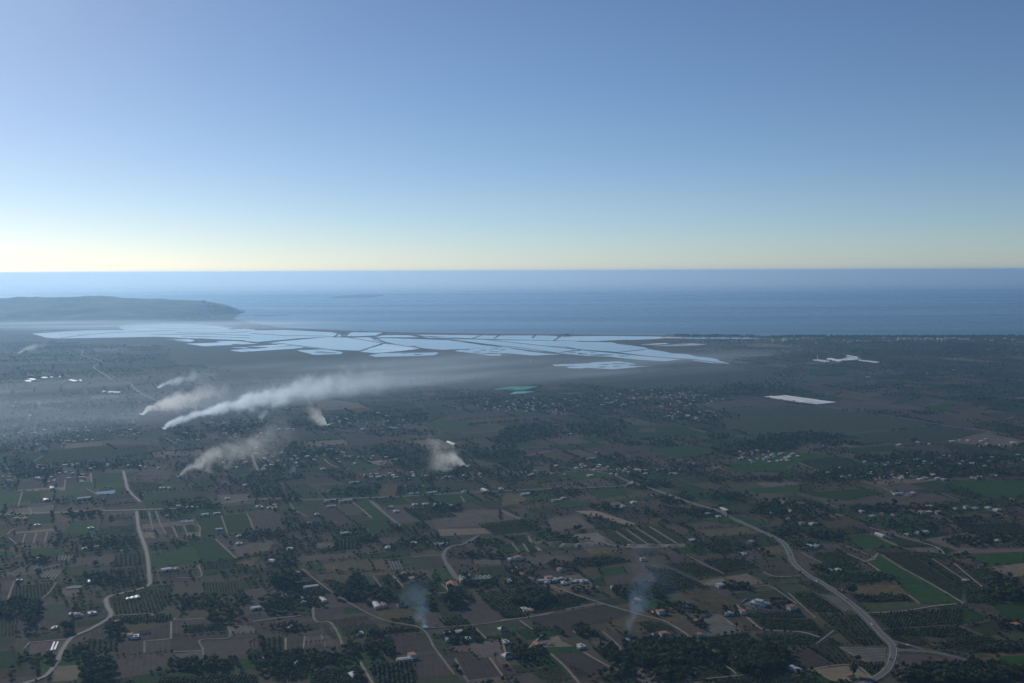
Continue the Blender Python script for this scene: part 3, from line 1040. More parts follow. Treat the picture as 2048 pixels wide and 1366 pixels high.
# ------------------------------------------------------------------ lay the fields
def poly_frame(poly):
    p = np.array(poly); c = p.mean(0)
    q = np.roll(p, -1, 0) - p; L = np.hypot(q[:, 0], q[:, 1]); e = q[L.argmax()]
    return c, math.atan2(e[1], e[0])
def lay(name, poly, z, mat):
    c, ang = poly_frame(poly)
    ca, sa = math.cos(-ang), math.sin(-ang)
    V = [((x - c[0]) * ca - (y - c[1]) * sa, (x - c[0]) * sa + (y - c[1]) * ca, 0) for x, y in poly]
    me = mesh_py(name, V, [tuple(range(len(V)))], mat)
    o = link(name, me); o.location = (c[0], c[1], z); o.rotation_euler = (0, 0, ang)
    if me.polygons[0].normal.z < 0: me.flip_normals()
    return o
boxes_at = []
orchards = []
for k, poly in fields:
    p = np.array(poly); bb = (p[:, 0].min(), p[:, 1].min(), p[:, 0].max(), p[:, 1].max())
    used = {lv for lv, q in boxes_at if not (q[2] < bb[0] or q[0] > bb[2] or q[3] < bb[1] or q[1] > bb[3])}
    lv = 0
    while lv in used: lv += 1
    boxes_at.append((lv, bb))
    m, nm = FIELD[k]
    tag(lay(nm, poly, .26 + .03 * lv, MAT[m]), FIELD_LABEL[k], group='fields of the coastal plain', kind='structure')
    if k in 'oG': orchards.append((k, poly))

# the rest of the plain: a patchwork of parcels
GRID = R(-24)
ux = np.array([math.cos(GRID), math.sin(GRID)]); uy = np.array([-math.sin(GRID), math.cos(GRID)])
ux, uy = np.array([math.cos(R(24)), math.sin(R(24))]), np.array([-math.sin(R(24)), math.cos(R(24))])
parcels = []
def split_parcel(u0, u1, v0, v1, depth=0):
    c = ux * (u0 + u1) / 2 + uy * (v0 + v1) / 2
    d = math.hypot(*c)
    size = 44 + 24 * max(0, d - 1300) / 1000 + 10 * random.random()
    w, h = u1 - u0, v1 - v0
    if (w < size * random.uniform(1.0, 2.2) and h < size * random.uniform(1.0, 2.4)) or depth > 18:
        if -9000 < c[0] < 9000 and 850 < c[1] < 7600: parcels.append((u0, u1, v0, v1))
        return
    f = random.uniform(.36, .64)
    if w > h * random.uniform(.6, 1.5): m = u0 + w * f; split_parcel(u0, m, v0, v1, depth + 1); split_parcel(m, u1, v0, v1, depth + 1)
    else: m = v0 + h * f; split_parcel(u0, u1, v0, m, depth + 1); split_parcel(u0, u1, m, v1, depth + 1)
split_parcel(-8500, 8500, -3500, 8500)
def half_px(y): return 1160 / FPX * y + 120
blocked = [np.array(p) for k, p in fields if True]
water_polys = [p for k, p in waters]
land_arr = np.array(land_pts)
def open_mask(pts, extra=0.0, use_fields=True):
    ok = inside(land_arr, pts)
    for p in water_polys: ok &= ~inside(p, pts)
    if use_fields:
        for k, p in fields: ok &= ~inside(p, pts)
    for k, w, p in roads: ok &= ~near_path(p, pts, w / 2 + 3 + extra)
    return ok
pc = np.array([ux * (a + b_) / 2 + uy * (c + d) / 2 for a, b_, c, d in parcels])
keep = inside(land_arr, pc) & (np.abs(pc[:, 0]) < half_px(pc[:, 1]))
for p in water_polys: keep &= ~inside(p, pc)
for k, p in fields: keep &= ~inside(p, pc)
marsh_zone = [ground(*q) for q in ((-200, 676), (300, 690), (700, 716), (1100, 724), (1450, 733), (1500, 700), (1300, 660), (460, 640), (-200, 640))]
keep &= ~inside(marsh_zone, pc)
todo = []
for i in np.nonzero(keep)[0]:
    u0, u1, v0, v1 = parcels[i]; c = pc[i]
    n_ = fbm(c[0], c[1], 900, 3, 9.0); r_ = random.random() + n_ * .35
    if r_ < .22: k = 'P'
    elif r_ < .34: k = 'p'
    elif r_ < .50: k = 'g'
    elif r_ < .66: k = 'G'
    elif r_ < .78: k = 'o'
    elif r_ < .90: k = 'n'
    else: k = 'y'
    if random.random() < .03: k = 'w'
    g_ = random.uniform(1.0, 3.0)
    j = lambda: random.uniform(-.05, .05) * min(u1 - u0, v1 - v0)
    quad = [ux * (u + j()) + uy * (v + j()) for u, v in ((u0 + g_, v0 + g_), (u1 - g_, v0 + g_), (u1 - g_, v1 - g_), (u0 + g_, v1 - g_))]
    A_ = (u1 - u0) * (v1 - v0) * 1.0 / (math.hypot(*c) ** 3)
    todo.append((A_, k, [tuple(q) for q in quad]))
todo.sort(key=lambda t: -t[0])
NP = 300
for A_, k, quad in todo[:NP]:
    m, nm = FIELD[k]
    tag(lay(nm, quad, .14, MAT[m]), FIELD_LABEL[k], group='fields of the coastal plain', kind='structure')
    if k in 'oG': orchards.append((k, quad))
V, F, mi = [], [], []
keys = sorted(FIELD)
for A_, k, quad in todo[NP:]:
    b0 = len(V); V += [(x, y, 0) for x, y in quad]; F.append((b0, b0 + 1, b0 + 2, b0 + 3)); mi.append(keys.index(k))
me = mesh_py('distant_farmland', V, F)
for k in keys: me.materials.append(MAT[FIELD[k][0]])
me.polygons.foreach_set('material_index', mi)
o = link('distant_farmland', me); o.location = (0, 0, .1)
tag(o, 'patchwork of small fields far across the plain', kind='stuff')

# ------------------------------------------------------------------ roads and tracks
for i, (k, w, p) in enumerate(roads):
    z = .66 + .03 * (i % 7)
    if k == 'A':
        tag(link('road', strip('road', p, w, 1.05, MAT['asphalt'])), 'winding two-lane asphalt road through the orchards', kind='structure')
        tag(link('verge', strip('verge', p, w + 5, .58, MAT['verge'], True, .5)), 'dusty verge of the winding road', kind='structure')
        q = smooth_path(p)
        for s in (-1, 1):
            line = [a + np.array([-(b_ - a)[1], (b_ - a)[0]]) / np.linalg.norm(b_ - a) * s * (w / 2 - .6) for a, b_ in zip(q[:-1], q[1:])]
            tag(link('road_marking', strip('road_marking', line, .25, 1.06, MAT['line_white'], False)), 'white edge line along the winding road', kind='structure')
    elif k == 'a':
        tag(link('road', strip('road', p, w, 1.0 + .01 * (i % 3), MAT['asphalt'])), 'straight asphalt country road across the plain', kind='structure')
        tag(link('verge', strip('verge', p, w + 5, .56, MAT['verge'], True, .5)), 'dusty verge of the country road', kind='structure')
    elif k == 'c':
        tag(link('road', strip('road', p, w * .85, .92 + .01 * (i % 3), MAT['asphalt'])), 'narrow paved lane between the fields', kind='structure')
        tag(link('verge', strip('verge', p, w + 2, .54, MAT['verge'], True, .6)), 'dry verge of a narrow lane', kind='structure')
    else:
        tag(link('path', strip('path', p, w * .72, z, MAT['track_dirt'], True, .35)), 'pale dirt track between fields', group='dirt tracks between the fields', kind='structure')
# irrigation ponds
PONDS = ['A 640,86 775,71 770,95 650,100', 'A 1215,276 1300,269 1302,284 1225,288', 'A 452,722 550,715 545,728 445,736', 'A 790,480 835,472 830,483', 'A 1055,20 1095,18 1095,25', 'C 1795,828 1850,822 1858,834 1805,840', 'A 305,135 350,130 345,142 280,148', 'B 1240,425 1330,425 1330,435 1250,438']
for s in PONDS:
    c, rest = s.split(' ', 1); p = path(c, rest)
    me = mesh_py('pond_water', [(x, y, 1.25) for x, y in p], [tuple(range(len(p)))], MAT['pond_water'])
    tag(link('pond_water', me), 'pale irrigation pond lying between the fields', kind='structure')
    tag(link('pond_bank', strip('pond_bank', p + [p[0]], 4, 1.3, MAT['track_dirt'], False)), 'pale earth rim around an irrigation pond', kind='structure')
# ------------------------------------------------------------------ trees
def leaf_cloud(n, shape, size, seed, flat=0.0):
    """n leaf clumps (quads) spread through a crown of unit height; returns verts, quads"""
    g = np.random.default_rng(seed); V = []
    lobes = [(g.uniform(-.24, .24), g.uniform(-.24, .24), g.uniform(.38, .78), g.uniform(.17, .27)) for _ in range(7)]
    while len(V) < n * 4:
        if shape == 'round':
            lx, ly, lz, lr = lobes[g.integers(len(lobes))]
            d = g.normal(size=3); d /= np.linalg.norm(d); r = lr * g.uniform(.55, 1.05)
            c = np.array([lx, ly, lz]) + d * r * np.array([1, 1, .85])
        elif shape == 'umbrella':
            lx, ly, lz, lr = lobes[g.integers(len(lobes))]
            d = g.normal(size=3); d /= np.linalg.norm(d); r = lr * g.uniform(.5, 1.05)
            c = np.array([lx * 1.5, ly * 1.5, .72 + (lz - .58) * .35]) + d * r * np.array([1.25, 1.25, .6])
        elif shape == 'cypress':
            t = g.uniform(.05, 1); a = g.uniform(0, 6.28); r = .13 * (1 - t) ** .6 * (t + .25) * 1.2
            d = np.array([math.cos(a), math.sin(a), .3]); c = np.array([r * d[0], r * d[1], t])
        else:
            d = g.normal(size=3); d /= np.linalg.norm(d); d[2] = abs(d[2]); c = d * g.uniform(.4, 1) * np.array([.5, .5, .85])
        nrm = d + g.normal(size=3) * .6; nrm /= np.linalg.norm(nrm)
        a = np.cross(nrm, [0.3, .2, .9]); a /= np.linalg.norm(a) + 1e-9; b = np.cross(nrm, a)
        s = size * g.uniform(.6, 1.3)
        for p, q in ((-1, -.8), (1, -1), (.85, 1), (-1, .9)): V.append(c + (a * p + b * q) * s)
    V = np.array(V[:n * 4]); return V, np.arange(n * 4).reshape(-1, 4)
def tube_mesh(name, pts, rads, mat, seg=6):
    V, F = [], []
    for i, (p, r) in enumerate(zip(pts, rads)):
        for k in range(seg):
            a = 2 * math.pi * k / seg; V.append((p[0] + r * math.cos(a), p[1] + r * math.sin(a), p[2]))
        if i:
            for k in range(seg):
                a = (i - 1) * seg; F.append((a + k, a + (k + 1) % seg, a + seg + (k + 1) % seg, a + seg + k))
    return mesh_py(name, V, F, mat)
def trunk_mesh(h, limbs, seed):
    g = random.Random(seed); V, F = [], []
    def limb(a, b, r0, r1):
        a, b = Vector(a), Vector(b); d = (b - a).normalized(); s = d.orthogonal().normalized(); t = d.cross(s); k0 = len(V)
        for c, r in ((a, r0), (b, r1)):
            for i in range(5):
                an = 2 * math.pi * i / 5; V.append(tuple(c + (s * math.cos(an) + t * math.sin(an)) * r))
        for i in range(5): F.append((k0 + i, k0 + (i + 1) % 5, k0 + 5 + (i + 1) % 5, k0 + 5 + i))
    limb((0, 0, -.06), (.01, .0, h), .032, .02)
    for i in range(limbs):
        a = 6.28 * i / limbs + g.random(); limb((0, 0, h * .8), (.22 * math.cos(a), .22 * math.sin(a), h + .25 + .15 * g.random()), .016, .006)
    return mesh_py('trunk', V, F, MAT['bark'])
PROTO = {}
def proto(kind, variants, build):
    PROTO[kind] = [build(s) for s in range(variants)]
def p_round(s):
    v, f = leaf_cloud(150, 'round', .085, 100 + s); return mesh_arrays('crown', v, f, MAT['leaf']), trunk_mesh(.36, 4, s)
def p_umbrella(s):
    v, f = leaf_cloud(150, 'umbrella', .08, 200 + s); return mesh_arrays('crown', v, f, MAT['leaf_dark']), trunk_mesh(.55, 4, s)
def p_cypress(s):
    v, f = leaf_cloud(110, 'cypress', .05, 300 + s); return mesh_arrays('crown', v, f, MAT['leaf_dark']), trunk_mesh(.12, 0, s)
def p_palm(s):
    g = random.Random(400 + s); V, F = [], []
    for i in range(22):
        a = 2 * math.pi * i / 22 + g.uniform(-.1, .1); up = g.uniform(-.25, .9); L = g.uniform(.2, .27); k0 = len(V)
        for j in range(5):
            t = j / 4; r = L * t; z = .82 + L * (up * t - 1.1 * t * t * (.6 + .4 * (1 - up)))
            w = .035 * math.sin(math.pi * (.12 + .85 * t)); ca, sa = math.cos(a), math.sin(a)
            V += [(r * ca - w * sa, r * sa + w * ca, z), (r * ca + w * sa, r * sa - w * ca, z - .01)]
            if j: k = k0 + 2 * j; F.append((k - 2, k - 1, k + 1, k))
    return mesh_py('crown', V, F, MAT['leaf_palm']), tube_mesh('trunk', [(0, 0, -.05), (.01, 0, .4), (0, .01, .83)], [.035, .026, .03], MAT['bark'], 7)
proto('round', 5, p_round); proto('umbrella', 3, p_umbrella); proto('cypress', 2, p_cypress); proto('palm', 3, p_palm)

CLUSTERS = '''
A 530,235 160,28 60 9
A 720,670 160,40 55 8
A 120,880 180,70 110 9
A 780,1020 60,40 9 14
A 660,1290 130,80 100 10
A 1330,1245 230,40 90 9
A 1400,820 300,45 110 7
A 1500,920 110,50 45 9
A 1340,190 180,25 45 8
A 1890,690 70,50 12 15
A 1850,850 100,60 40 9
A 1920,130 120,50 50 8
A 1960,270 60,60 25 8
A 1760,380 160,25 45 7
A 460,1010 20,20 3 13
A 250,930 60,40 12 11
A 270,1200 130,40 30 8
A 640,430 120,40 60 7
A 800,420 120,40 50 6
A 250,540 80,25 20 8
A 620,650 60,20 15 7
A 60,260 120,40 35 7
A 1150,230 140,40 50 6
A 1250,160 250,25 60 7
A 480,150 200,30 45 7
A 1850,1240 170,90 90 8
A 1750,1100 30,40 10 9
A 560,1180 160,40 40 8
A 200,980 30,80 15 8
A 1700,40 250,40 60 7
B 230,690 85,50 22 17
B 720,690 70,35 30 11
B 770,775 190,55 120 11
B 330,820 180,50 70 8
B 420,330 130,40 60 8
B 1350,820 50,60 22 15
B 1560,510 150,25 50 8
B 1200,860 40,40 16 9
B 1450,690 50,30 12 12
B 1440,1060 150,40 70 7
B 860,1120 90,90 70 8
B 320,1210 290,50 150 8
B 1890,810 110,50 45 11
B 1060,330 120,25 30 8
B 1320,210 110,35 45 8
B 895,390 12,12 2 20
B 1590,430 110,30 40 8
B 660,350 110,40 35 7
B 760,410 90,18 30 8
B 1130,420 220,30 60 7
B 960,690 60,60 25 7
B 1100,660 130,30 35 7
B 1300,500 20,20 3 8
B 100,330 180,50 80 7
B 240,550 40,30 12 10
B 1850,610 130,40 40 7
B 980,80 60,40 30 8
B 700,80 130,30 40 8
B 1150,80 300,30 80 7
B 1850,1200 60,30 25 8
B 1560,700 100,40 35 8
B 1740,1290 30,30 6 6
B 250,1000 160,40 45 7
B 1360,190 90,30 30 8
B 1640,110 90,30 30 8
B 130,120 200,60 90 7
B 350,430 160,50 70 6
B 740,1310 80,40 22 8
B 1380,1260 30,40 16 8
B 680,1150 60,60 30 8
C 220,805 140,45 70 11
C 1060,1175 350,85 520 10
C 1700,1215 220,95 400 11
C 880,760 120,40 60 8
C 1030,790 50,30 16 12
C 1070,735 60,30 22 10
C 545,1015 60,30 22 9
C 1190,140 110,35 70 9
C 1540,110 160,25 70 9
C 1880,185 150,55 130 8
C 1130,215 300,35 130 7
C 1240,335 50,14 14 7
C 1780,490 40,20 8 11
C 180,930 15,20 3 15
C 350,570 60,25 9 9
C 690,190 110,25 60 8
C 1500,450 160,40 50 7
C 440,410 160,25 70 6
C 640,270 60,25 14 8
C 360,930 15,15 2 11
C 1380,950 120,50 50 7
C 1180,870 140,40 60 7
C 1560,890 70,40 30 7
C 700,1290 200,60 70 9
C 1180,1320 160,40 40 9
C 1580,720 90,25 25 8
C 1900,830 90,30 22 8
C 520,330 30,20 5 11
C 150,1150 120,30 25 8
C 440,90 130,25 50 7
C 1000,40 170,30 70 8
C 250,1050 60,20 10 8
C 650,560 60,20 10 7
C 100,690 80,30 25 8
C 330,700 130,30 25 7
C 540,750 90,25 25 7
C 470,600 40,25 10 8
D 1880,740 130,80 260 10
D 1600,1310 420,65 520 9
D 500,215 280,70 230 8
D 410,365 70,25 35 9
D 690,380 130,28 70 9
D 1120,200 360,30 160 8
D 1570,272 130,20 55 9
D 1650,420 160,35 90 8
D 540,445 90,25 30 8
D 870,1300 30,18 6 12
D 640,605 60,18 14 8
D 260,490 30,18 6 11
D 1800,390 220,25 60 7
D 1250,370 170,18 40 7
D 300,190 140,50 80 7
D 1200,290 260,40 110 7
D 1690,100 200,30 40 6
D 1950,980 90,35 40 7
D 1850,1140 170,16 120 5
E 200,1290 220,40 120 8
E 500,1010 500,60 260 7
E 1290,1050 120,30 50 8
E 1500,960 150,40 60 7
E 300,490 300,30 130 7
E 250,640 300,30 140 7
E 800,540 250,30 120 7
E 600,850 400,60 200 6
E 1700,1000 250,50 140 7
E 1900,1120 120,40 80 8
E 1600,1240 200,50 110 7
E 80,1240 120,40 60 7
E 700,1250 300,30 120 7
E 250,970 260,40 130 7
E 1150,700 110,16 30 8
E 1400,780 220,40 90 6
F 1000,1150 200,50 140 8
F 1120,1240 160,40 70 8
F 300,1150 300,50 200 7
F 150,1320 200,40 90 7
F 1120,930 110,35 70 9
F 1700,830 330,45 300 7
F 1850,1030 170,50 150 8
F 1450,1290 110,35 50 9
F 1650,1170 190,40 120 8
F 850,940 260,50 180 6
F 450,980 260,40 130 7
F 1000,1030 250,30 110 7
F 280,870 90,20 30 8
F 660,1310 160,40 60 7
F 1250,1330 250,30 90 7
F 1300,680 400,16 90 7
F 1350,765 60,14 18 8
F 1650,1330 300,40 130 7
F 250,1250 200,30 80 7
G 420,830 420,55 480 7
G 1000,790 450,55 500 7
G 1400,750 400,40 300 7
G 400,1020 350,50 260 8
G 750,1010 200,60 170 8
G 850,1090 130,30 80 8
G 760,1190 80,20 20 10
G 880,1250 120,25 60 8
G 1420,1155 110,22 60 9
G 1480,1060 90,16 45 9
G 1050,1090 200,25 70 7
G 1300,920 300,30 160 7
G 1800,1110 260,35 170 8
G 200,1260 240,40 90 7
G 1250,1280 220,40 110 7
G 1680,1340 340,20 130 8
G 60,1080 130,40 90 9
G 1060,860 300,35 200 7
G 1750,720 250,25 120 7
H 510,1060 260,28 260 9
H 350,1125 130,30 90 8
H 750,1105 160,18 80 8
H 1010,865 120,14 12 12
H 1500,1210 520,45 420 8
H 1000,1210 120,30 60 9
H 1300,1290 600,50 380 8
H 1870,1110 160,25 60 8
H 1280,1085 30,12 8 9
H 800,1330 300,30 140 8
H 300,1210 180,30 80 7
H 1420,900 90,16 30 8
H 1250,460 640,55 1500 8
H 1750,470 300,55 700 8
H 1400,570 600,40 260 7
H 500,520 400,40 220 7
H 1700,740 350,40 170 7
H 300,700 350,40 150 7
H 100,740 170,40 120 7
H 650,383 330,8 420 12
H 1450,379 600,6 800 11
H 500,640 180,20 60 8
H 100,380 120,8 60 10
H 1150,720 200,16 60 7
H 1600,1290 400,40 160 8
4 1650,262 400,10 400 13
4 1950,255 40,8 18 15
4 300,250 200,5 60 8
4 1500,320 500,30 200 6
4 1700,420 300,60 110 6
2 480,170 160,25 130 7
2 300,185 90,16 60 7
2 1650,212 40,4 8 12
2 1850,240 60,20 30 6
3 1950,262 100,6 20 12
1 1200,485 250,20 40 8
1 1400,240 450,30 180 7
1 700,200 600,18 220 7
1 300,270 350,12 80 7
1 500,460 300,40 120 7
'''  # last D cluster: added trees standing in for the dark shadow of a bank
tp, th = [], []     # positions, heights
for line in CLUSTERS.strip().splitlines():
    c, xy, rr, n, h = line.split()
    cx, cy_ = map(float, xy.split(',')); rx, ry = map(float, rr.split(',')); n = int(int(n) * 1.0); h = float(h)
    for _ in range(n):
        a = random.uniform(0, 6.283); q = math.sqrt(random.random()) * (1 + .25 * random.gauss(0, .5))
        tp.append(gpt(c, cx + rx * q * math.cos(a), cy_ + ry * q * math.sin(a))); th.append(h * random.uniform(.5, 1.2))
tp = np.array(tp); th = np.array(th)
okr = np.ones(len(tp), bool)
for k, w, p in roads: okr &= ~near_path(p, tp, w / 2 + 3)
for p in water_polys: okr &= ~inside(p, tp)
okr &= inside(land_arr, tp) & (tp[:, 1] < CR_Y - 2700)
keep_fields = np.zeros(len(tp), bool)
for k, p in fields:
    if k in 'Ppgswy': keep_fields |= inside(p, tp)
okr &= ~keep_fields
tp, th = tp[okr], th[okr]
# scattered trees and hedgerows over the rest of the plain
sp, sh = [], []
for i in range(95000):
    y = 900 + 6400 * random.random() ** 1.25
    x = random.uniform(-1, 1) * half_px(y)
    n_ = fbm(x, y, 420, 4, 21.0)
    if n_ + .35 * random.random() > .30: sp.append((x, y)); sh.append(random.uniform(2.2, 7.0))
hedge_edges = 0
for A_, k, quad in todo:
    for a, b_ in zip(quad, quad[1:] + quad[:1]):
        if random.random() < .30:
            a, b_ = np.array(a), np.array(b_); L = np.linalg.norm(b_ - a); step = random.uniform(5, 11); hh = random.uniform(3, 7)
            for s in np.arange(0, L, step):
                if random.random() < .8: sp.append(tuple(a + (b_ - a) * s / L + rng.normal(0, 1, 2))); sh.append(hh * random.uniform(.7, 1.3))
sp = np.array(sp); sh = np.array(sh)
ok = open_mask(sp) & ~inside(marsh_zone, sp)
tp = np.concatenate([tp, sp[ok]]); th = np.concatenate([th, sh[ok]])
# trees along the traced field edges
ep, eh = [], []
for k, p in fields:
    if k == 'm': continue
    for a, b_ in zip(p, p[1:] + p[:1]):
        if random.random() < .22:
            a, b_ = np.array(a), np.array(b_); L = np.linalg.norm(b_ - a)
            if L > 400: continue
            hh = random.uniform(2.5, 5.5)
            for s in np.arange(0, L, random.uniform(3.5, 8)):
                if random.random() < .75: ep.append(tuple(a + (b_ - a) * s / L + rng.normal(0, .9, 2))); eh.append(hh * random.uniform(.6, 1.3))
ep, eh = np.array(ep), np.array(eh)
ok = np.ones(len(ep), bool)
for k, w, p in roads: ok &= ~near_path(p, ep, w / 2 + 2)
tp = np.concatenate([tp, ep[ok]]); th = np.concatenate([th, eh[ok]])
dist = np.hypot(tp[:, 0], tp[:, 1])
# -------- named single trees of the photograph
TREES = []          # kind, x, y, height
for c, x, y, h, kd in (('D', 275, 612, 11, 'palm'), ('D', 300, 613, 12, 'palm'), ('D', 325, 612, 11, 'palm'), ('D', 337, 606, 10, 'palm'), ('D', 412, 588, 10, 'palm'), ('D', 82, 1015, 13, 'palm'), ('D', 462, 1020, 11, 'palm'),
                       ('A', 1685, 1125, 11, 'palm'), ('A', 1712, 1122, 13, 'palm'), ('A', 1740, 1118, 10, 'palm'), ('B', 440, 455, 9, 'cypress'), ('D', 838, 762, 17, 'round'), ('D', 856, 764, 20, 'round'), ('D', 868, 1308, 17, 'round'),
                       ('C', 745, 970, 12, 'palm'), ('C', 1078, 812, 10, 'palm'), ('C', 1590, 1005, 12, 'palm'), ('B', 1655, 1220, 13, 'palm'), ('D', 1385, 1250, 13, 'palm'), ('D', 1680, 1240, 13, 'round'), ('A', 640, 575, 9, 'round'),
                       ('B', 585, 60, 11, 'cypress'), ('C', 1535, 245, 13, 'cypress'), ('D', 1145, 165, 14, 'round'), ('D', 27, 250, 13, 'cypress'), ('A', 412, 600, 12, 'palm'), ('A', 40, 525, 13, 'cypress'), ('B', 380, 1120, 8, 'palm'), ('B', 410, 1115, 8, 'palm'), ('B', 440, 1112, 8, 'palm'), ('B', 465, 1110, 8, 'palm'), ('B', 495, 1105, 8, 'palm')):
    TREES.append((kd, *gpt(c, x, y), h))
vis = (np.abs(tp[:, 0]) < 1024 / FPX * tp[:, 1] * .99) & (dist > 1215)
score = np.where(vis, th / dist, 0)
order = np.argsort(-score)
chosen = order[:265]
rest = np.ones(len(tp), bool); rest[chosen] = False
rest &= np.abs(tp[:, 0]) < half_px(tp[:, 1])
for i in chosen:
    kd = random.choices(('round', 'umbrella', 'cypress', 'palm'), (.62, .2, .06, .12))[0]
    TREES.append((kd, tp[i, 0], tp[i, 1], th[i] * (1.1 if kd == 'cypress' else 1)))
FIELD_NEAR = {'P': 'at the edge of a dark ploughed field', 'p': 'at the edge of a bare grey field', 'g': 'beside a green crop field', 'G': 'beside low rows of bushes',
              'o': 'at the edge of an orchard', 'n': 'beside a rough meadow', 'y': 'beside a tawny stubble field', 'w': 'beside a pale fallow plot', 's': 'beside plastic mulch rows', 'm': 'on the salt marsh', 'r': 'beside pale gravel'}
def where(x, y):
    P_ = np.array([[x, y]])
    for k, w, p in roads:
        lim = {'A': 30, 'a': 22, 'c': 16, 't': 11}[k]
        if near_path(p, P_, lim)[0]: return {'A': 'beside the winding asphalt road', 'a': 'beside the straight country road', 'c': 'beside a narrow paved lane', 't': 'beside a dirt track'}[k]
    for k, p in fields:
        if k != 'm' and near_path(list(p) + [p[0]], P_, 16)[0]: return FIELD_NEAR[k]
    d = ((tp - P_) ** 2).sum(1)
    return 'within a dark clump of trees' if (d < 20 ** 2).sum() > 8 else 'on open ground between the fields'
TREE_TXT = {'round': ('broadleaf_tree', 'leafy tree with a rounded green crown', 'broadleaf trees of the plain'),
            'umbrella': ('pine_tree', 'dark pine tree with a flat crown', 'pine trees of the plain'),
            'cypress': ('cypress_tree', 'narrow dark upright cypress tree', 'cypress trees of the plain'),
            'palm': ('palm_tree', 'palm tree with a tuft of fronds', 'palm trees of the plain')}
for n_, (kd, x, y, h) in enumerate(TREES):
    nm, lb, gr = TREE_TXT[kd]
    cr_, tr_ = random.choice(PROTO[kd])
    r = bpy.data.objects.new(nm, None); col.objects.link(r)
    r.location = (x, y, .1); s = h * random.uniform(.85, 1.35); r.scale = (s, s, h); r.rotation_euler = (0, 0, random.uniform(0, 6.28))
    tag(r, ('tall ' if h > 10.5 else 'small ' if h < 7 else '') + lb + ' ' + where(x, y), 'tree', gr)
    for nm2, me in (('crown', cr_), ('trunk', tr_)):
        o = bpy.data.objects.new(nm2, me); col.objects.link(o); o.parent = r

def mass(name, pts, hs, templates, widths, mat, label, zz=.1):
    """many small crowns in one mesh"""
    Vs, Fs, tone = [], [], []; base = 0
    pts = np.asarray(pts); hs = np.asarray(hs); n = len(pts)
    pick = rng.integers(len(templates), size=n); ang = rng.uniform(0, 6.28, n); tn = rng.uniform(0, 1, n); wd = rng.uniform(*widths, n)
    for t, (v, f) in enumerate(templates):
        s = np.nonzero(pick == t)[0]
        if len(s) == 0: continue
        ca, sa = np.cos(ang[s])[:, None], np.sin(ang[s])[:, None]; w = (wd[s] * hs[s])[:, None]
        x = (v[None, :, 0] * ca - v[None, :, 1] * sa) * w + pts[s, 0][:, None]
        y = (v[None, :, 0] * sa + v[None, :, 1] * ca) * w + pts[s, 1][:, None]
        z = v[None, :, 2] * hs[s][:, None] + zz
        Vs.append(np.stack([x, y, z], -1).reshape(-1, 3))
        Fs.append((f[None] + (np.arange(len(s)) * len(v))[:, None, None] + base).reshape(-1, f.shape[1]))
        tone.append(np.repeat(tn[s], len(v))); base += len(s) * len(v)
    me = mesh_arrays(name, np.concatenate(Vs), np.concatenate(Fs), mat)
    a = me.attributes.new('tone', 'FLOAT', 'POINT'); a.data.foreach_set('value', np.concatenate(tone).astype(np.float32))
    o = link(name, me)
    return tag(o, label, kind='stuff')
near_m = rest & (dist < 2600); far_m = rest & (dist >= 2600)
mass('woodland_trees', tp[near_m], th[near_m], [leaf_cloud(34, 'round', .14, s) for s in (1, 2, 3, 4)], (.8, 1.25), MAT['leaf_mass'], 'mass of small trees and hedges between the fields')
mass('distant_trees', tp[far_m], th[far_m], [leaf_cloud(12, 'round', .24, s) for s in (5, 6, 7)], (.9, 1.4), MAT['leaf_mass'], 'trees and scrub far out over the plain')

# rows of orchard trees
def ico(seed):
    g = np.random.default_rng(seed); t = (1 + 5 ** .5) / 2
    v = np.array([(-1, t, 0), (1, t, 0), (-1, -t, 0), (1, -t, 0), (0, -1, t), (0, 1, t), (0, -1, -t), (0, 1, -t), (t, 0, -1), (t, 0, 1), (-t, 0, -1), (-t, 0, 1)]) / 1.9
    v *= g.uniform(.75, 1.2, (12, 1)); v = v * .5; v[:, 2] = v[:, 2] + .5
    f = np.array([(0, 11, 5), (0, 5, 1), (0, 1, 7), (0, 7, 10), (0, 10, 11), (1, 5, 9), (5, 11, 4), (11, 10, 2), (10, 7, 6), (7, 1, 8), (3, 9, 4), (3, 4, 2), (3, 2, 6), (3, 6, 8), (3, 8, 9), (4, 9, 5), (2, 4, 11), (6, 2, 10), (8, 6, 7), (9, 8, 1)])
    return v, f
icos = [ico(s) for s in range(4)]
for k, poly in orchards:
    p = np.array(poly); c, ang = poly_frame(poly)
    if math.hypot(*c) > 3300: continue
    L = np.abs(p - c).max() * 1.5
    row, gap, hh = (random.uniform(5.5, 7.5), random.uniform(3.4, 5), random.uniform(2.4, 3.8)) if k == 'o' else (random.uniform(4, 5), random.uniform(2.2, 3), random.uniform(1.0, 1.7))
    a, b_ = np.meshgrid(np.arange(-L, L, gap), np.arange(-L, L, row))
    q = np.stack([a.ravel(), b_.ravel()], -1) + rng.normal(0, .35, (a.size, 2))
    ca, sa = math.cos(ang), math.sin(ang)
    q = np.stack([q[:, 0] * ca - q[:, 1] * sa + c[0], q[:, 0] * sa + q[:, 1] * ca + c[1]], -1)
    cen = p.mean(0); shr = cen + (p - cen) * .96
    q = q[inside(shr, q)]; q = q[rng.random(len(q)) > .05]
    if len(q) == 0: continue
    nr = np.zeros(len(q), bool)
    for k2, w2, p2 in roads:
        nr |= near_path(p2, q, w2 / 2 + 3.5)
    q = q[~nr]
    if len(q) < 4: continue
    mass('orchard_rows', q, hh * rng.uniform(.75, 1.2, len(q)), icos, (1.0, 1.35), MAT['leaf_orchard'], 'rows of small orchard trees in a field' if k == 'o' else 'rows of low bushy crops in a field', .3)

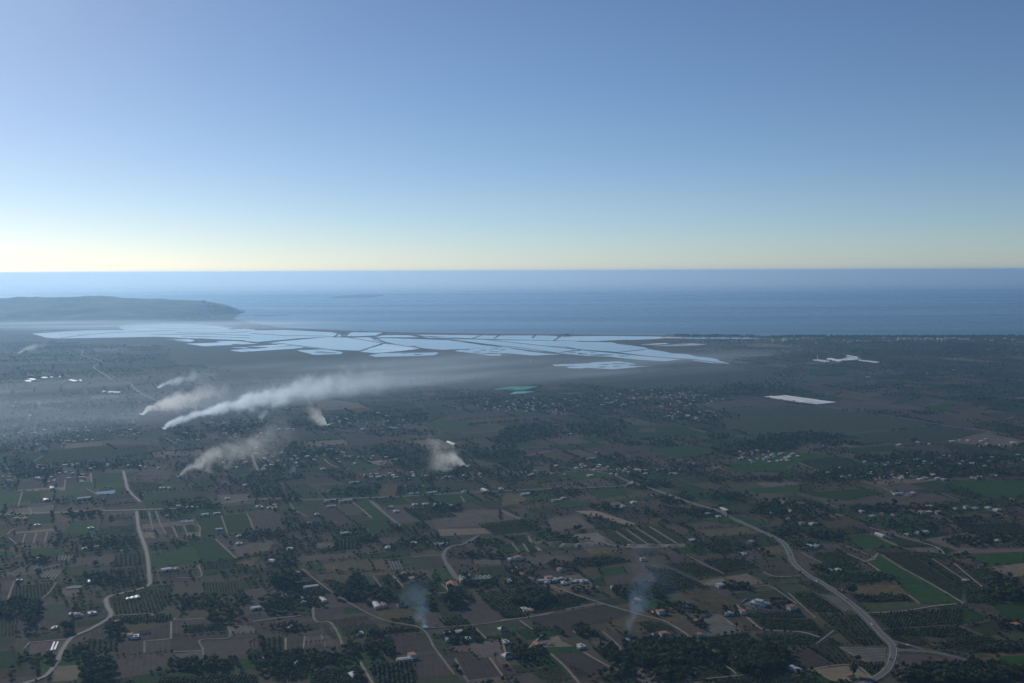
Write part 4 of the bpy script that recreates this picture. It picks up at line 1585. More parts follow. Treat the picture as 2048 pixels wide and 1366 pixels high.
# ------------------------------------------------------------------ houses
def gable(L, W, h, rise, over=.5):
    x, y = L / 2 + over, W / 2 + over
    V = [(-x, -y, h), (x, -y, h), (x, y, h), (-x, y, h), (-x, 0, h + rise), (x, 0, h + rise), (-x, -y, h + .25), (x, -y, h + .25), (x, y, h + .25), (-x, y, h + .25), (-x, 0, h + rise + .25), (x, 0, h + rise + .25)]
    F = [(6, 7, 11, 10), (8, 9, 10, 11), (0, 4, 5, 1), (2, 5, 4, 3), (0, 1, 7, 6), (2, 3, 9, 8), (0, 6, 10, 4), (3, 4, 10, 9), (1, 5, 11, 7), (2, 8, 11, 5)]
    return V, F
def gable_wall(L, W, h, rise):
    x, y = L / 2, W / 2
    V = [(-x, -y, -1), (x, -y, -1), (x, y, -1), (-x, y, -1), (-x, -y, h), (x, -y, h), (x, y, h), (-x, y, h), (-x, 0, h + rise * .97), (x, 0, h + rise * .97)]
    F = [(0, 1, 5, 4), (2, 3, 7, 6), (1, 2, 6, 9, 5), (3, 0, 4, 8, 7)]
    return V, F
def openings(L, W, h, floors=1, n=3):
    out = []
    for fl in range(floors):
        for i in range(n):
            x = -L / 2 + L * (i + .5) / n
            if fl == 0 and i == n // 2: out.append(('door', (x - .6, x + .6, -W / 2 - .06, -W / 2 + .02, 0, 2.2)))
            else: out.append(('window', (x - .65, x + .65, -W / 2 - .05, -W / 2 + .02, .9 + 2.9 * fl, 2.2 + 2.9 * fl)))
    return out
HP = {}
def house_parts(kind):
    P_ = []
    if kind == 'white':
        P_.append(('wall', boxes('wall', [(-6, 6, -4.2, 4.2, -1, 3.4), (-6.004, 0, 4.2, 7.5, -1, 3.0)], MAT['whitewash'])))
        P_.append(('roof', boxes('roof', [(-6.25, 6.25, -4.45, 4.45, 3.4, 3.62), (-6.2, .2, 4.46, 7.7, 3.0, 3.2), (-2, 1.5, -1.5, 2, 3.62, 5.4)], MAT['roof_white'])))
        op = openings(12, 8.4, 3.4)
    elif kind == 'tile':
        P_.append(('wall', mesh_py('wall', *gable_wall(13, 9, 3.2, 2.0), MAT['cream_wall']))); P_.append(('roof', mesh_py('roof', *gable(13, 9, 3.2, 2.0), MAT['roof_tile'])))
        P_.append(('chimney', boxes('chimney', [(3, 3.8, .6, 1.4, 4.2, 6.2)], MAT['whitewash']))); op = openings(13, 9, 3.2)
    elif kind == 'two':
        P_.append(('wall', boxes('wall', [(-5.5, 5.5, -4.5, 4.5, -1, 6.2), (5.5, 9.5, -3.5, 3.5, -1, 3.1)], MAT['whitewash'])))
        P_.append(('roof', boxes('roof', [(-5.8, 5.8, -4.8, 4.8, 6.2, 6.5), (5.81, 9.8, -3.8, 3.8, 3.1, 3.35)], MAT['roof_tile']))); op = openings(11, 9, 6.2, 2)
    elif kind == 'shed':
        P_.append(('wall', mesh_py('wall', *gable_wall(28, 10, 4.2, 1.4), MAT['whitewash']))); P_.append(('roof', mesh_py('roof', *gable(28, 10, 4.2, 1.4, .3), MAT['roof_white'])))
        op = [('door', (-2, 2, -5.06, -4.98, 0, 3.6)), ('window', (-10, -7, -5.05, -4.98, 2.2, 3.2)), ('window', (7, 10, -5.05, -4.98, 2.2, 3.2))]
    elif kind == 'blue':
        P_.append(('wall', mesh_py('wall', *gable_wall(18, 11, 4, 1.2), MAT['cream_wall']))); P_.append(('roof', mesh_py('roof', *gable(18, 11, 4, 1.2, .3), MAT['roof_blue'])))
        op = [('door', (-2, 2, -5.56, -5.48, 0, 3.3)), ('window', (5, 7, -5.55, -5.48, 1.6, 2.8))]
    elif kind == 'dark':
        x, y, h = 8, 6.5, 3.6
        V = [(-x, -y, h), (x, -y, h), (x, y, h), (-x, y, h), (-2, 0, h + 3), (2, 0, h + 3)]
        P_.append(('wall', boxes('wall', [(-7.4, 7.4, -5.9, 5.9, -1, 3.6)], MAT['whitewash']))); P_.append(('roof', mesh_py('roof', V, [(0, 1, 5, 4), (1, 2, 5), (2, 3, 4, 5), (3, 0, 4), (3, 2, 1, 0)], MAT['roof_dark']))); op = openings(14.8, 11.8, 3.6, 1, 5)
    elif kind == 'block':
        P_.append(('wall', boxes('wall', [(-14, 14, -7, 7, -1, 15)], MAT['cream_wall']))); P_.append(('roof', boxes('roof', [(-14.3, 14.3, -7.3, 7.3, 15, 15.5), (-3, 3, -2, 2, 15.5, 18)], MAT['whitewash'])))
        for k in range(4): P_.append(('balcony', boxes('balcony', [(-13, 13, -8.2, -7.01, 2.9 + 3 * k, 3.9 + 3 * k)], MAT['whitewash'])))
        op = [('window', (-12.5, 12.5, -7.06, -6.98, 1.1 + 3 * k, 2.3 + 3 * k)) for k in range(5)]
    for nm, bx in op: P_.append((nm, boxes(nm, [bx], MAT['door_wood' if nm == 'door' else 'glass_dark'])))
    HP[kind] = P_
for k in ('white', 'tile', 'two', 'shed', 'blue', 'dark', 'block'): house_parts(k)
HTXT = {'white': ('farmhouse', 'small white farmhouse with a flat roof', 'house', 'white flat-roofed farmhouses'),
        'tile': ('cottage', 'cream cottage with a red tiled roof', 'house', 'red-tiled cottages'),
        'two': ('country_house', 'two-storey white house with a side wing', 'house', 'two-storey country houses'),
        'shed': ('farm_shed', 'long white farm shed with a gable roof', 'shed', 'long white farm sheds'),
        'blue': ('farm_shed', 'farm shed with a pale blue-grey metal roof', 'shed', 'blue-roofed farm sheds'),
        'dark': ('villa', 'broad white villa with a dark hipped roof', 'house', 'dark-roofed villas'),
        'block': ('apartment_block', 'pale apartment block by the coast', 'apartment block', 'apartment blocks along the coast')}
def house(kind, x, y, rot=None, s=1.0, detail=True, z=0.0, label=None, group=None, sz=None):
    nm, lb, ct, gr = HTXT[kind]
    r = bpy.data.objects.new(nm, None); col.objects.link(r); r.location = (x, y, z); r.scale = (s, s, sz or s)
    r.rotation_euler = (0, 0, (R(24) + random.choice((0, 0, math.pi / 2)) + random.gauss(0, .12)) if rot is None else rot)
    far = ' far off' if math.hypot(x, y) > 3000 else ''
    tag(r, label or (lb if kind == 'block' else lb + ' ' + where(x, y) + far), ct, group or gr)
    for pn, me in HP[kind]:
        if not detail and pn not in ('wall', 'roof'): continue
        o = bpy.data.objects.new(pn, me); col.objects.link(o); o.parent = r
    return r
HOUSES = '''
A w 950,110 1530,130 1755,190 1820,190 1850,192 575,470 650,462 610,330 260,540 130,682 875,1060 915,1062 490,910 620,905 370,1000 110,270 250,310 545,15 1090,60 790,970 1235,1265 1755,1220 1790,870 1965,1000 1610,385 1680,392 1610,435 1950,470 2000,640 1120,250 1200,190 1280,190 1655,40 520,922 1260,1240
A t 1140,62 950,1030 1185,605 170,265 1985,630 1830,560 980,1030 1850,200
A b 310,140 350,55 1380,238 1475,337 610,690 1120,612 1720,870 1460,230
A l 565,130 350,60
B w 60,185 130,192 165,182 400,300 450,235 1100,432 1185,427 930,462 1090,680 1045,640 290,1002 745,1037 1090,1197 1460,1077 1720,1097 1740,687 1760,540 1800,537 1960,687 2000,692 1860,882 320,1240 260,1182 240,790 360,830 985,217 1110,172 1250,172 1350,177 1690,65 1160,45 1440,82 270,467 1180,168 1330,172 2010,675 950,185 1280,168
B t 1020,847 1930,1112 1735,592 1790,617 120,562 930,187 1060,42 900,850 1830,640
B b 640,366 1300,437 370,802 700,1327 1350,1082 150,555
B l 540,145 640,147 545,182 850,852 1040,1217 1370,1042 490,812 410,727 1220,92 1580,77 1850,102 700,22 1100,97 660,365
B d 1700,1010 1740,1187
C w 70,682 350,672 480,692 160,872 1080,902 1320,962 1960,872 1340,1057 1630,902 1690,432 1640,502 1470,252 1400,232 960,542 400,612 1100,1052 545,1127 760,727 870,30 900,22 780,187 830,182 430,127 900,157 1830,227 1900,202 1040,107 1940,272 100,540 135,535 430,700 560,690 520,685
C t 210,882 910,822 1050,892 1340,967 1560,717 520,1022 1050,1042 930,815 120,600
C b 1260,852 1490,717 1540,907 1290,412 460,680
C l 290,687 1510,207 380,142 180,97 380,680
C d 50,1192
D w 180,432 930,217 1000,247 1060,237 1270,92 1240,107 1385,182 1380,222 1440,227 1330,227 1470,272 1780,192 1840,207 1630,192 1690,197 1930,137 1110,374 1240,374 1690,437 1840,412 320,227 400,162 450,212 600,302 520,302 1960,992 710,612 770,612 1630,682 560,455 1260,220 1210,215 1560,200
D t 2000,152 1720,442 850,1332 640,290 1150,240
D b 580,452 480,1282 600,445 620,455
D l 1170,97 1050,377 1330,362 
E w 800,1252 1070,1270 80,857 120,1032 940,827 1080,957 1240,1037 1200,1087 1450,1072 1900,1162 120,757 550,1362 200,912 260,1112 1110,1042 1800,1222 430,1110 30,1100 180,1010 150,1025 60,1360 1220,1090 1330,1080 500,1090
E t 1890,967 1870,932 1380,935 830,1265
E l 700,757 1240,1037 790,757
F w 510,1032 215,1167 900,1322 980,1332 640,1192 680,1192 890,1032 980,1002 660,1277 430,1217 490,1277 120,1222 40,1132 1600,842 760,1005 860,985
F t 195,967 185,932 650,1190 1550,1310
F l 865,902 650,942 970,1217 1340,1100 1370,1107
G w 1280,1242 1300,1240 1310,1246 650,1167 480,1037 1150,1280 1210,1282 220,1312 1620,1207 1780,1212 1900,1217 1800,1205 160,1300 550,1250 1090,1280 1180,1310
G t 200,1320 260,1300 1100,1275
G l 610,1208 1160,1307
H w 280,1202 430,1217 1010,1192 780,1267 620,1282 700,1307 930,1327 1100,1327 1200,1327 1330,1302 1480,1347 1545,605 1370,628 290,1195 1540,1220 1600,1240 1350,1225 1400,1240 1680,1240 1460,1200 1850,1200 1980,1180 1940,1100 660,1120
H t 1250,1250 1690,1235 1440,1205 1160,1330
H l 970,655 430,488 
'''
KM = {'w': 'white', 't': 'tile', 'b': 'blue', 'l': 'shed', 'd': 'dark'}
house_pts = []
for line in HOUSES.strip().splitlines():
    c, k, rest = line.split(' ', 2)
    for q in rest.split():
        x, y = gpt(c, *map(float, q.split(',')))
        kind = KM[k]
        if kind == 'white' and random.random() < .3: kind = 'two'
        d = math.hypot(x, y)
        house(kind, x, y, s=random.uniform(.7, 1.0), detail=d < 2500)
        house_pts.append((x, y))
# coastal town: apartment blocks
for c, x, y, s, sz in (('6', 355, 285, 1.0, 1.5), ('6', 430, 270, 1, .8), ('6', 490, 268, .8, .7), ('6', 560, 278, .9, 1.0), ('6', 585, 268, 1, .8), ('6', 650, 276, .7, .8), ('6', 725, 268, 1, .8), ('6', 760, 270, .8, .7), ('6', 792, 270, .8, .8), ('6', 890, 270, 1, .8), ('6', 940, 274, .7, .7), ('6', 983, 270, .7, 1.1), ('6', 1030, 264, .8, .7), ('6', 1060, 264, .8, .7), ('6', 1100, 260, .9, .7), ('6', 1175, 268, .6, .7), ('6', 1215, 272, .6, .6), ('6', 1255, 270, .6, .6), ('6', 1295, 264, .7, .6), ('6', 1530, 266, .7, .5), ('6', 1610, 286, .9, .5), ('6', 1800, 258, .8, .5), ('6', 1910, 276, .9, .6), ('6', 140, 248, .7, .5), ('6', 215, 298, .6, .5),
                       ('5', 670, 300, .7, .8), ('5', 685, 296, .5, .8), ('5', 820, 292, 1.2, .8), ('5', 920, 262, .7, .6), ('5', 940, 262, .6, .6), ('5', 1010, 265, .8, .5), ('5', 1075, 256, .8, .7), ('5', 1120, 256, .8, .6), ('5', 1150, 252, .7, .6), ('5', 1200, 264, .7, .6), ('5', 1255, 256, .9, .5), ('5', 1300, 256, .9, .5), ('5', 1335, 264, .7, .6), ('5', 1620, 284, .6, .5), ('5', 1700, 310, .8, .5), ('5', 1820, 300, .8, .7), ('5', 1250, 322, .5, .7)):
    gx, gy = gpt(c, x, y); house('block', gx, gy, rot=random.gauss(.1, .2), s=s * 1.05, sz=sz, detail=False)
# the town on the seaward slope of the headland
for i in range(34):
    px_ = random.uniform(395, 478); yy = CR_Y - random.uniform(0, 900) * (1 if px_ < 455 else .3)
    x, _ = unproj_depth(px_, 612, yy)
    if x > hill_tip[0] - 40: continue
    house('block', x, yy, rot=random.uniform(-.4, .4), s=random.uniform(.9, 1.6), sz=random.uniform(.5, 1.5), detail=False, z=hill_z(x, yy), label='pale apartment block on the seaward slope of the headland', group='town on the headland')

# small far houses scattered through the villages, too small to tell apart
V, F = [], []
for c, cx, cy_, rx, ry, n in (('G', 420, 830, 400, 50, 70), ('G', 1050, 800, 480, 60, 110), ('G', 1300, 915, 260, 35, 60), ('H', 1450, 1225, 520, 40, 70), ('H', 1250, 1320, 600, 30, 60), ('F', 1750, 850, 260, 40, 50), ('E', 300, 660, 300, 30, 30), ('E', 200, 550, 250, 30, 25), ('E', 800, 530, 200, 20, 12), ('E', 500, 1040, 500, 50, 50), ('F', 800, 960, 300, 50, 45), ('F', 500, 1200, 450, 60, 60),
                              ('5', 1700, 290, 340, 18, 60), ('5', 600, 270, 500, 16, 50), ('6', 700, 280, 700, 12, 60), ('4', 1800, 330, 250, 14, 30), ('1', 1450, 225, 450, 20, 60), ('1', 600, 195, 300, 14, 30), ('1', 500, 240, 450, 10, 25), ('4', 1620, 408, 150, 6, 24), ('H', 1550, 1100, 450, 30, 25), ('H', 400, 450, 250, 30, 20), ('E', 1700, 1010, 280, 60, 40), ('E', 1750, 1230, 250, 60, 40), ('F', 1100, 1320, 400, 30, 40), ('G', 1750, 1190, 260, 40, 40), ('G', 600, 1290, 500, 40, 40), ('E', 300, 1330, 300, 40, 30), ('E', 600, 1260, 500, 20, 30)):
    for _ in range(int(n * .7)):
        a = random.uniform(0, 6.28); q = math.sqrt(random.random()); x, y = gpt(c, cx + rx * q * math.cos(a), cy_ + ry * q * math.sin(a))
        L, W, h = random.uniform(6, 13), random.uniform(5, 8), random.uniform(2.6, 4.5)
        v, f = box(-L / 2, L / 2, -W / 2, W / 2, -1, h, base=len(V)); an = R(24) + random.choice((0, 1.57))
        V += [(x + p[0] * math.cos(an) - p[1] * math.sin(an), y + p[0] * math.sin(an) + p[1] * math.cos(an), p[2]) for p in v]; F += f
me = mesh_py('distant_village', V, F, MAT['whitewash']); me.materials.append(MAT['roof_tile']); me.materials.append(MAT['cream_wall'])
for i in range(0, len(F), 6):
    r_ = random.random(); me.polygons[i + 1].material_index = 1 if r_ < .35 else (2 if r_ < .6 else 0)
    if r_ > .5:
        for j in (2, 3, 4, 5): me.polygons[i + j].material_index = 2
tag(link('distant_village', me), 'tiny houses of the far villages across the plain', kind='stuff')

# ------------------------------------------------------------------ buildings with a look of their own
def thing(name, label, cat, x, y, rot=0.0, group=None, z=0.0):
    r = bpy.data.objects.new(name, None); col.objects.link(r); r.location = (x, y, z); r.rotation_euler = (0, 0, rot)
    return tag(r, label, cat, group)
x, y = gpt('B', 1520, 682)
t = thing('long_barn', 'long cream-roofed barn with a row of roof vents beside the lane', 'barn', x, y, R(10))
link('wall', mesh_py('wall', *gable_wall(52, 13, 5.5, 2.0), MAT['whitewash']), t)
rf = link('roof', mesh_py('roof', *gable(52, 13, 5.5, 2.0, .4), MAT['roof_sand']), t)
for i in range(7): link('roof_vent', boxes('roof_vent', [(-22 + 7 * i, -19 + 7 * i, -1.2, 1.2, 7.2, 9.0)], MAT['roof_sand']), rf)
for i in range(6): link('window', boxes('window', [(-22 + 8 * i, -18 + 8 * i, -6.56, -6.48, 2.4, 3.8)], MAT['glass_dark']), t)
link('door', boxes('door', [(-1.5 + 24, 1.5 + 23.2, -6.56, -6.48, 0, 3.8)], MAT['door_wood']), t)
x, y = gpt('B', 1445, 662)
t = thing('barn', 'short cream-roofed barn end standing against the long barn', 'barn', x, y, R(10))
link('wall', mesh_py('wall', *gable_wall(16, 10, 5, 1.8), MAT['whitewash']), t); link('roof', mesh_py('roof', *gable(16, 10, 5, 1.8, .4), MAT['roof_sand']), t)
x, y = gpt('B', 1360, 722)
t = thing('tiled_barn', 'farmstead with a broad red-brown tiled roof at the lane end', 'barn', x, y, R(100))
link('wall', mesh_py('wall', *gable_wall(24, 17, 4.5, 3.2), MAT['whitewash']), t); link('roof', mesh_py('roof', *gable(24, 17, 4.5, 3.2, .6), MAT['roof_tile']), t)
link('door', boxes('door', [(-2, 2, -8.56, -8.48, 0, 3.2)], MAT['door_wood']), t)
for i in (-8, 7): link('window', boxes('window', [(i - 1, i + 1, -8.55, -8.48, 1.2, 2.6)], MAT['glass_dark']), t)
x, y = gpt('C', 1740, 842)
t = thing('walled_villa', 'large white villa with terraces on a pale yard beside a blue pool', 'house', x, y, R(-35))
link('wall', boxes('wall', [(-11, 11, -7, 7, -1, 4.2), (-5, 6, -4, 5, 4.5, 7.6)], MAT['whitewash']), t)
link('roof', boxes('roof', [(-11.4, 11.4, -7.4, 7.4, 4.2, 4.5), (-5.4, 6.4, -4.4, 5.4, 7.6, 7.95)], MAT['roof_grey']), t)
link('garden_wall', boxes('garden_wall', [(-24, 24, -16.3, -16, -1, 2.2), (-24.3, -24, -16, 16, -1, 2.2)], MAT['cream_wall']), t)
for i in (-8, -3, 3, 8): link('window', boxes('window', [(i - 1.1, i + 1.1, -7.06, -6.98, .9, 2.6)], MAT['glass_dark']), t)
link('door', boxes('door', [(-.7, .7, -7.06, -6.98, 0, 2.4)], MAT['door_wood']), t)
x, y = gpt('E', 290, 1152)
t = thing('pyramid_pavilion', 'small bright white building with a pointed pyramid roof', 'building', x, y, R(20))
link('wall', boxes('wall', [(-9, 9, -9, 9, -1, 4)], MAT['whitewash']), t)
link('roof', mesh_py('roof', [(-11, -11, 4), (11, -11, 4), (11, 11, 4), (-11, 11, 4), (0, 0, 17)], [(0, 1, 4), (1, 2, 4), (2, 3, 4), (3, 0, 4), (3, 2, 1, 0)], MAT['roof_white']), t)
x, y = gpt('3', 1595, 545)
t = thing('water_tower', 'slim white tower standing alone on the marsh', 'tower', x, y)
link('shaft', tube_mesh('shaft', [(0, 0, -1), (0, 0, 14), (0, 0, 15), (0, 0, 20), (0, 0, 21)], [4, 3, 6, 6, .2], MAT['whitewash'], 10), t)

# greenhouses and plastic tunnels: ridged film roofs on low walls
def greenhouse(c, txt, mat, label, h=3.5, group=None, bays=True):
    poly = [np.array(q) for q in path(c, txt)]
    n = len(poly); cen = sum(poly) / n
    t = thing('greenhouse', label, 'greenhouse', cen[0], cen[1], 0, group)
    P_ = [q - cen for q in poly]
    V = [(*q, -1) for q in P_] + [(*q, h) for q in P_]
    link('wall', mesh_py('wall', V, [(i, (i + 1) % n, n + (i + 1) % n, n + i) for i in range(n)], MAT[mat]), t)
    if n == 4 and bays:
        a, b_, c_, d = P_
        m = max(3, int(np.linalg.norm(b_ - a) / 14)); m = min(m, 60)
        for i in range(m):
            p0, p1 = a + (b_ - a) * i / m, a + (b_ - a) * (i + .94) / m; q0, q1 = d + (c_ - d) * i / m, d + (c_ - d) * (i + .94) / m
            pm, qm = (p0 + p1) / 2, (q0 + q1) / 2
            link('roof', mesh_py('roof', [(*p0, h), (*p1, h), (*q1, h), (*q0, h), (*pm, h + 1.1), (*qm, h + 1.1)], [(0, 4, 5, 3), (4, 1, 2, 5), (0, 1, 4), (2, 3, 5)], MAT[mat]), t)
    else:
        link('roof', mesh_py('roof', [(*q, h + .02) for q in P_], [tuple(range(n))], MAT[mat]), t)
    return t
greenhouse('H', '265,790 400,778 640,812 520,828', 'greenhouse_film', 'very large white film greenhouse alone on the open plain', group='')
greenhouse('H', '522,829 630,812 762,828 630,842', 'greenhouse_film', 'lower end wing of the very large white greenhouse', group='')
greenhouse('5', '1200,552 1255,543 1445,568 1400,579', 'greenhouse_film', 'white greenhouse standing apart by a pale chimney', group='')
for s in ('1385,536 1440,525 1625,565 1560,573', '1545,546 1690,530 1870,541 1650,563', '1650,493 1690,490 1840,511 1800,518', '1620,523 1700,516 1860,531 1800,536', '1820,556 1840,553 2110,578 2080,588'):
    greenhouse('5', s, 'greenhouse_film', 'white film greenhouse in the group below the pinewood', group='greenhouses below the pinewood')
greenhouse('F', '1630,742 1760,722 1945,722 1840,745', 'greenhouse_green', 'long green netted greenhouse on the plain', group='')
greenhouse('F', '1745,773 1785,757 1915,755 1850,768', 'greenhouse_mint', 'pale mint green netted greenhouse beside the green one', group='')
for s in ('230,736 245,728 300,735 280,742', '200,750 225,744 268,748 250,757', '338,724 350,716 395,720 380,727', '480,714 490,710 500,716 490,720', '408,720 420,715 440,717 430,721'):
    greenhouse('1', s, 'greenhouse_film', 'small bright greenhouse in the row beyond the winding lane', group='greenhouses beyond the winding lane')
for s in ('562,742 580,738 640,748 610,753', '645,744 655,740 672,742 665,750'):
    greenhouse('1', s, 'greenhouse_film', 'bright greenhouse beside the bend of the winding lane', group='greenhouses beside the lane bend')
greenhouse('E', '722,760 740,752 818,756 800,764', 'greenhouse_film', 'bright cream greenhouse below the winding lane', group='')
greenhouse('E', '690,757 700,750 712,752 704,760', 'greenhouse_film', 'tiny cream greenhouse end next to the cream greenhouse', group='')
greenhouse('4', '935,357 1180,340 1218,349 1060,361', 'greenhouse_film', 'low pale film tunnels beside the lagoon end', 2, group='')
greenhouse('4', '1070,372 1280,352 1420,341 1290,372', 'greenhouse_film', 'wider pale film tunnels beside the lagoon end', 2, group='')
greenhouse('4', '1300,372 1430,345 1610,352 1510,367', 'greenhouse_film', 'tapering pale film tunnels toward the coastal trees', 2, group='')
greenhouse('F', '1320,1098 1330,1090 1385,1108 1370,1116', 'greenhouse_film', 'pale greenhouse under the drifting smoke', group='')
for s in ('338,1150 352,1150 372,1092 362,1092', '360,1146 374,1146 396,1092 385,1092'):
    greenhouse('A', s, 'greenhouse_film', 'narrow white film tunnel in a grey field', 1.2, 'pair of film tunnels', False)
greenhouse('A', '845,808 935,785 945,800 850,815', 'greenhouse_film', 'bent white-roofed shelter inside the dark orchard', 3, group='')
for o in list(bpy.data.objects):
    if o.get('group') == '': del o['group']
# chimney by the greenhouses
x, y = gpt('5', 1262, 540)
t = thing('chimney_stack', 'pale chimney stack beside the greenhouse standing apart', 'chimney', x, y)
link('shaft', tube_mesh('shaft', [(0, 0, -1), (0, 0, 26), (0, 0, 27)], [3.5, 2.6, .3], MAT['whitewash'], 10), t)

# gravel heaps of the stone yard
for (c, x, y, w, h) in (('C', 360, 432, 16, 5), ('C', 455, 440, 14, 4), ('C', 560, 440, 16, 4.5), ('C', 290, 425, 14, 4), ('C', 1020, 440, 12, 3), ('C', 880, 442, 10, 3), ('C', 1150, 445, 12, 3), ('C', 290, 1105, 7, 2.5), ('C', 340, 1110, 6, 2)):
    cx, cy_ = gpt(c, x, y); V = [(0, 0, h)]; F = []
    for j, (rr, zz) in enumerate(((.45, .62), (1, -.1))):
        for k in range(14):
            a = 2 * math.pi * k / 14; q = rr * w * random.uniform(.8, 1.2); V.append((q * math.cos(a) * 1.3, q * math.sin(a), zz * h))
    for k in range(14): F += [(0, 1 + k, 1 + (k + 1) % 14), (1 + k, 15 + k, 15 + (k + 1) % 14, 1 + (k + 1) % 14)]
    o = link('gravel_heap', mesh_py('gravel_heap', V, F, MAT['rubble'])); o.location = (cx, cy_, .3)
    tag(o, 'heap of pale gravel in the stone yard', 'heap', 'gravel heaps')

# ------------------------------------------------------------------ vehicles on the winding road
def wheel(me_name='tyre'):
    V, F = [], []
    for s in (-.1, .1):
        for k in range(10):
            a = 2 * math.pi * k / 10; V.append((.32 * math.cos(a), s, .32 + .32 * math.sin(a)))
    for k in range(10): F.append((k, (k + 1) % 10, 10 + (k + 1) % 10, 10 + k))
    F += [tuple(range(10)), tuple(range(19, 9, -1))]
    return mesh_py(me_name, V, F, MAT['tyre_rubber'])
WHEEL = wheel()
def car(x, y, rot, paint, label, truck=False):
    t = thing('truck' if truck else 'car', label, 'truck' if truck else 'car', x, y, rot, z=1.08 if not truck else .5)
    if truck:
        link('body', boxes('body', [(-4, 1.6, -1.2, 1.2, .7, 3.4)], MAT[paint]), t); link('cab', boxes('cab', [(1.8, 3.8, -1.15, 1.15, .6, 2.8)], MAT['paint_white']), t)
        link('windscreen', boxes('windscreen', [(3.78, 3.83, -1, 1, 1.6, 2.6)], MAT['glass_dark']), t); wp = (-2.8, 2.9); wy = 1.15
    else:
        prof = [(-2.1, .35), (2.1, .35), (2.15, .75), (1.1, .9), (.45, 1.42), (-1.2, 1.45), (-1.95, .95), (-2.15, .85)]; n = len(prof)
        V = [(a, -.85, z) for a, z in prof] + [(a, .85, z) for a, z in prof]
        F = [tuple(range(n - 1, -1, -1)), tuple(range(n, 2 * n))] + [(i, (i + 1) % n, n + (i + 1) % n, n + i) for i in range(n)]
        link('body', mesh_py('body', V, F, MAT[paint]), t)
        link('windscreen', mesh_py('windscreen', [(1.08, -.7, .94), (.5, -.62, 1.4), (.5, .62, 1.4), (1.08, .7, .94)], [(0, 3, 2, 1)], MAT['glass_dark']), t)
        wp = (-1.3, 1.3); wy = .8
    for a in wp:
        for s in (-1, 1):
            o = link('wheel', WHEEL, t); o.location = (a, s * wy, 0); o.scale = (1, 1, 1) if not truck else (1.4, 1.4, 1.4)
for c, x, y, dx, dy, paint, lb, tr in (('D', 624, 688, 1, .62, 'paint_white', 'white car driving past the tawny field on the winding road', False), ('D', 448, 505, .4, 1, 'paint_dark', 'dark car on the bend of the winding road', False), ('D', 832, 812, 1, .8, 'paint_dark', 'dark car driving along the orchards on the winding road', False), ('D', 1166, 1130, 1, .4, 'paint_dark', 'dark car waiting at the road junction', False), ('D', 780, 752, 1, .1, 'paint_red', 'red-brown truck parked on the roadside beside the two big trees', True), ('D', 1238, 1120, 1, .2, 'paint_white', 'white car parked on the junction verge', False)):
    a, b_ = np.array(gpt(c, x, y)), np.array(gpt(c, x + 10 * dx, y + 10 * dy)); d = b_ - a
    car(a[0], a[1], math.atan2(d[1], d[0]), paint, lb, tr)
for pts, picks in ((RIGHT_ROAD, ((3.4, 'paint_white', 'white car on the straight upper stretch of the winding road'), (4.6, 'paint_dark', 'dark car on the upper stretch of the winding road'), (8.5, 'paint_red', 'red car below the bend of the winding road'), (15.5, 'paint_white', 'white car approaching the road junction'), (18.4, 'paint_dark', 'dark car leaving the road junction'))),
                   (MAIN_ROAD, ((1.5, 'paint_white', 'white car on the straight country road beside a crossroads'), (4.3, 'paint_dark', 'dark car on the straight country road between the trees')))):
    for t_, paint, lb in picks:
        i = int(t_); a, b_ = np.array(ground(*pts[i])), np.array(ground(*pts[i + 1])); d = (b_ - a) / np.linalg.norm(b_ - a); q = a + (b_ - a) * (t_ - i) + np.array([d[1], -d[0]]) * 1.7
        car(q[0], q[1], math.atan2(d[1], d[0]), paint, lb)
# lattice power pylon beside the track
x, y = gpt('D', 1614, 832)
t = thing('power_pylon', 'pale steel lattice power pylon at the end of the dirt track', 'pylon', x, y, R(20))
def bars(name, segs, r, mat):
    V, F = [], []
    for a, b_ in segs:
        a, b_ = Vector(a), Vector(b_); d = (b_ - a).normalized(); s = d.orthogonal().normalized() * r; u = d.cross(s); k = len(V)
        for p in (a, b_):
            for q in (s + u, -s + u, -s - u, s - u): V.append(tuple(p + q))
        F += [(k + i, k + (i + 1) % 4, k + 4 + (i + 1) % 4, k + 4 + i) for i in range(4)]
    return mesh_py(name, V, F, mat)
H_ = 26
def corner(i, z): w = 2.6 * (1 - z / H_) + .5; return ((1, -1, -1, 1)[i] * w, (1, 1, -1, -1)[i] * w, z)
for i in range(4): link('leg', bars('leg', [(corner(i, -1), corner(i, H_))], .09, MAT['metal']), t)
seg = []
for z in range(0, H_ - 2, 3):
    for i in range(4): seg += [(corner(i, z), corner((i + 1) % 4, z + 3)), (corner((i + 1) % 4, z), corner(i, z + 3))]
link('bracing', bars('bracing', seg, .045, MAT['metal']), t)
for z in (18, 22, 25.5): link('cross_arm', bars('cross_arm', [((-4.5, 0, z), (4.5, 0, z)), ((-4.5, 0, z), (0, 0, z + 1)), ((4.5, 0, z), (0, 0, z + 1))], .12, MAT['metal']), t)
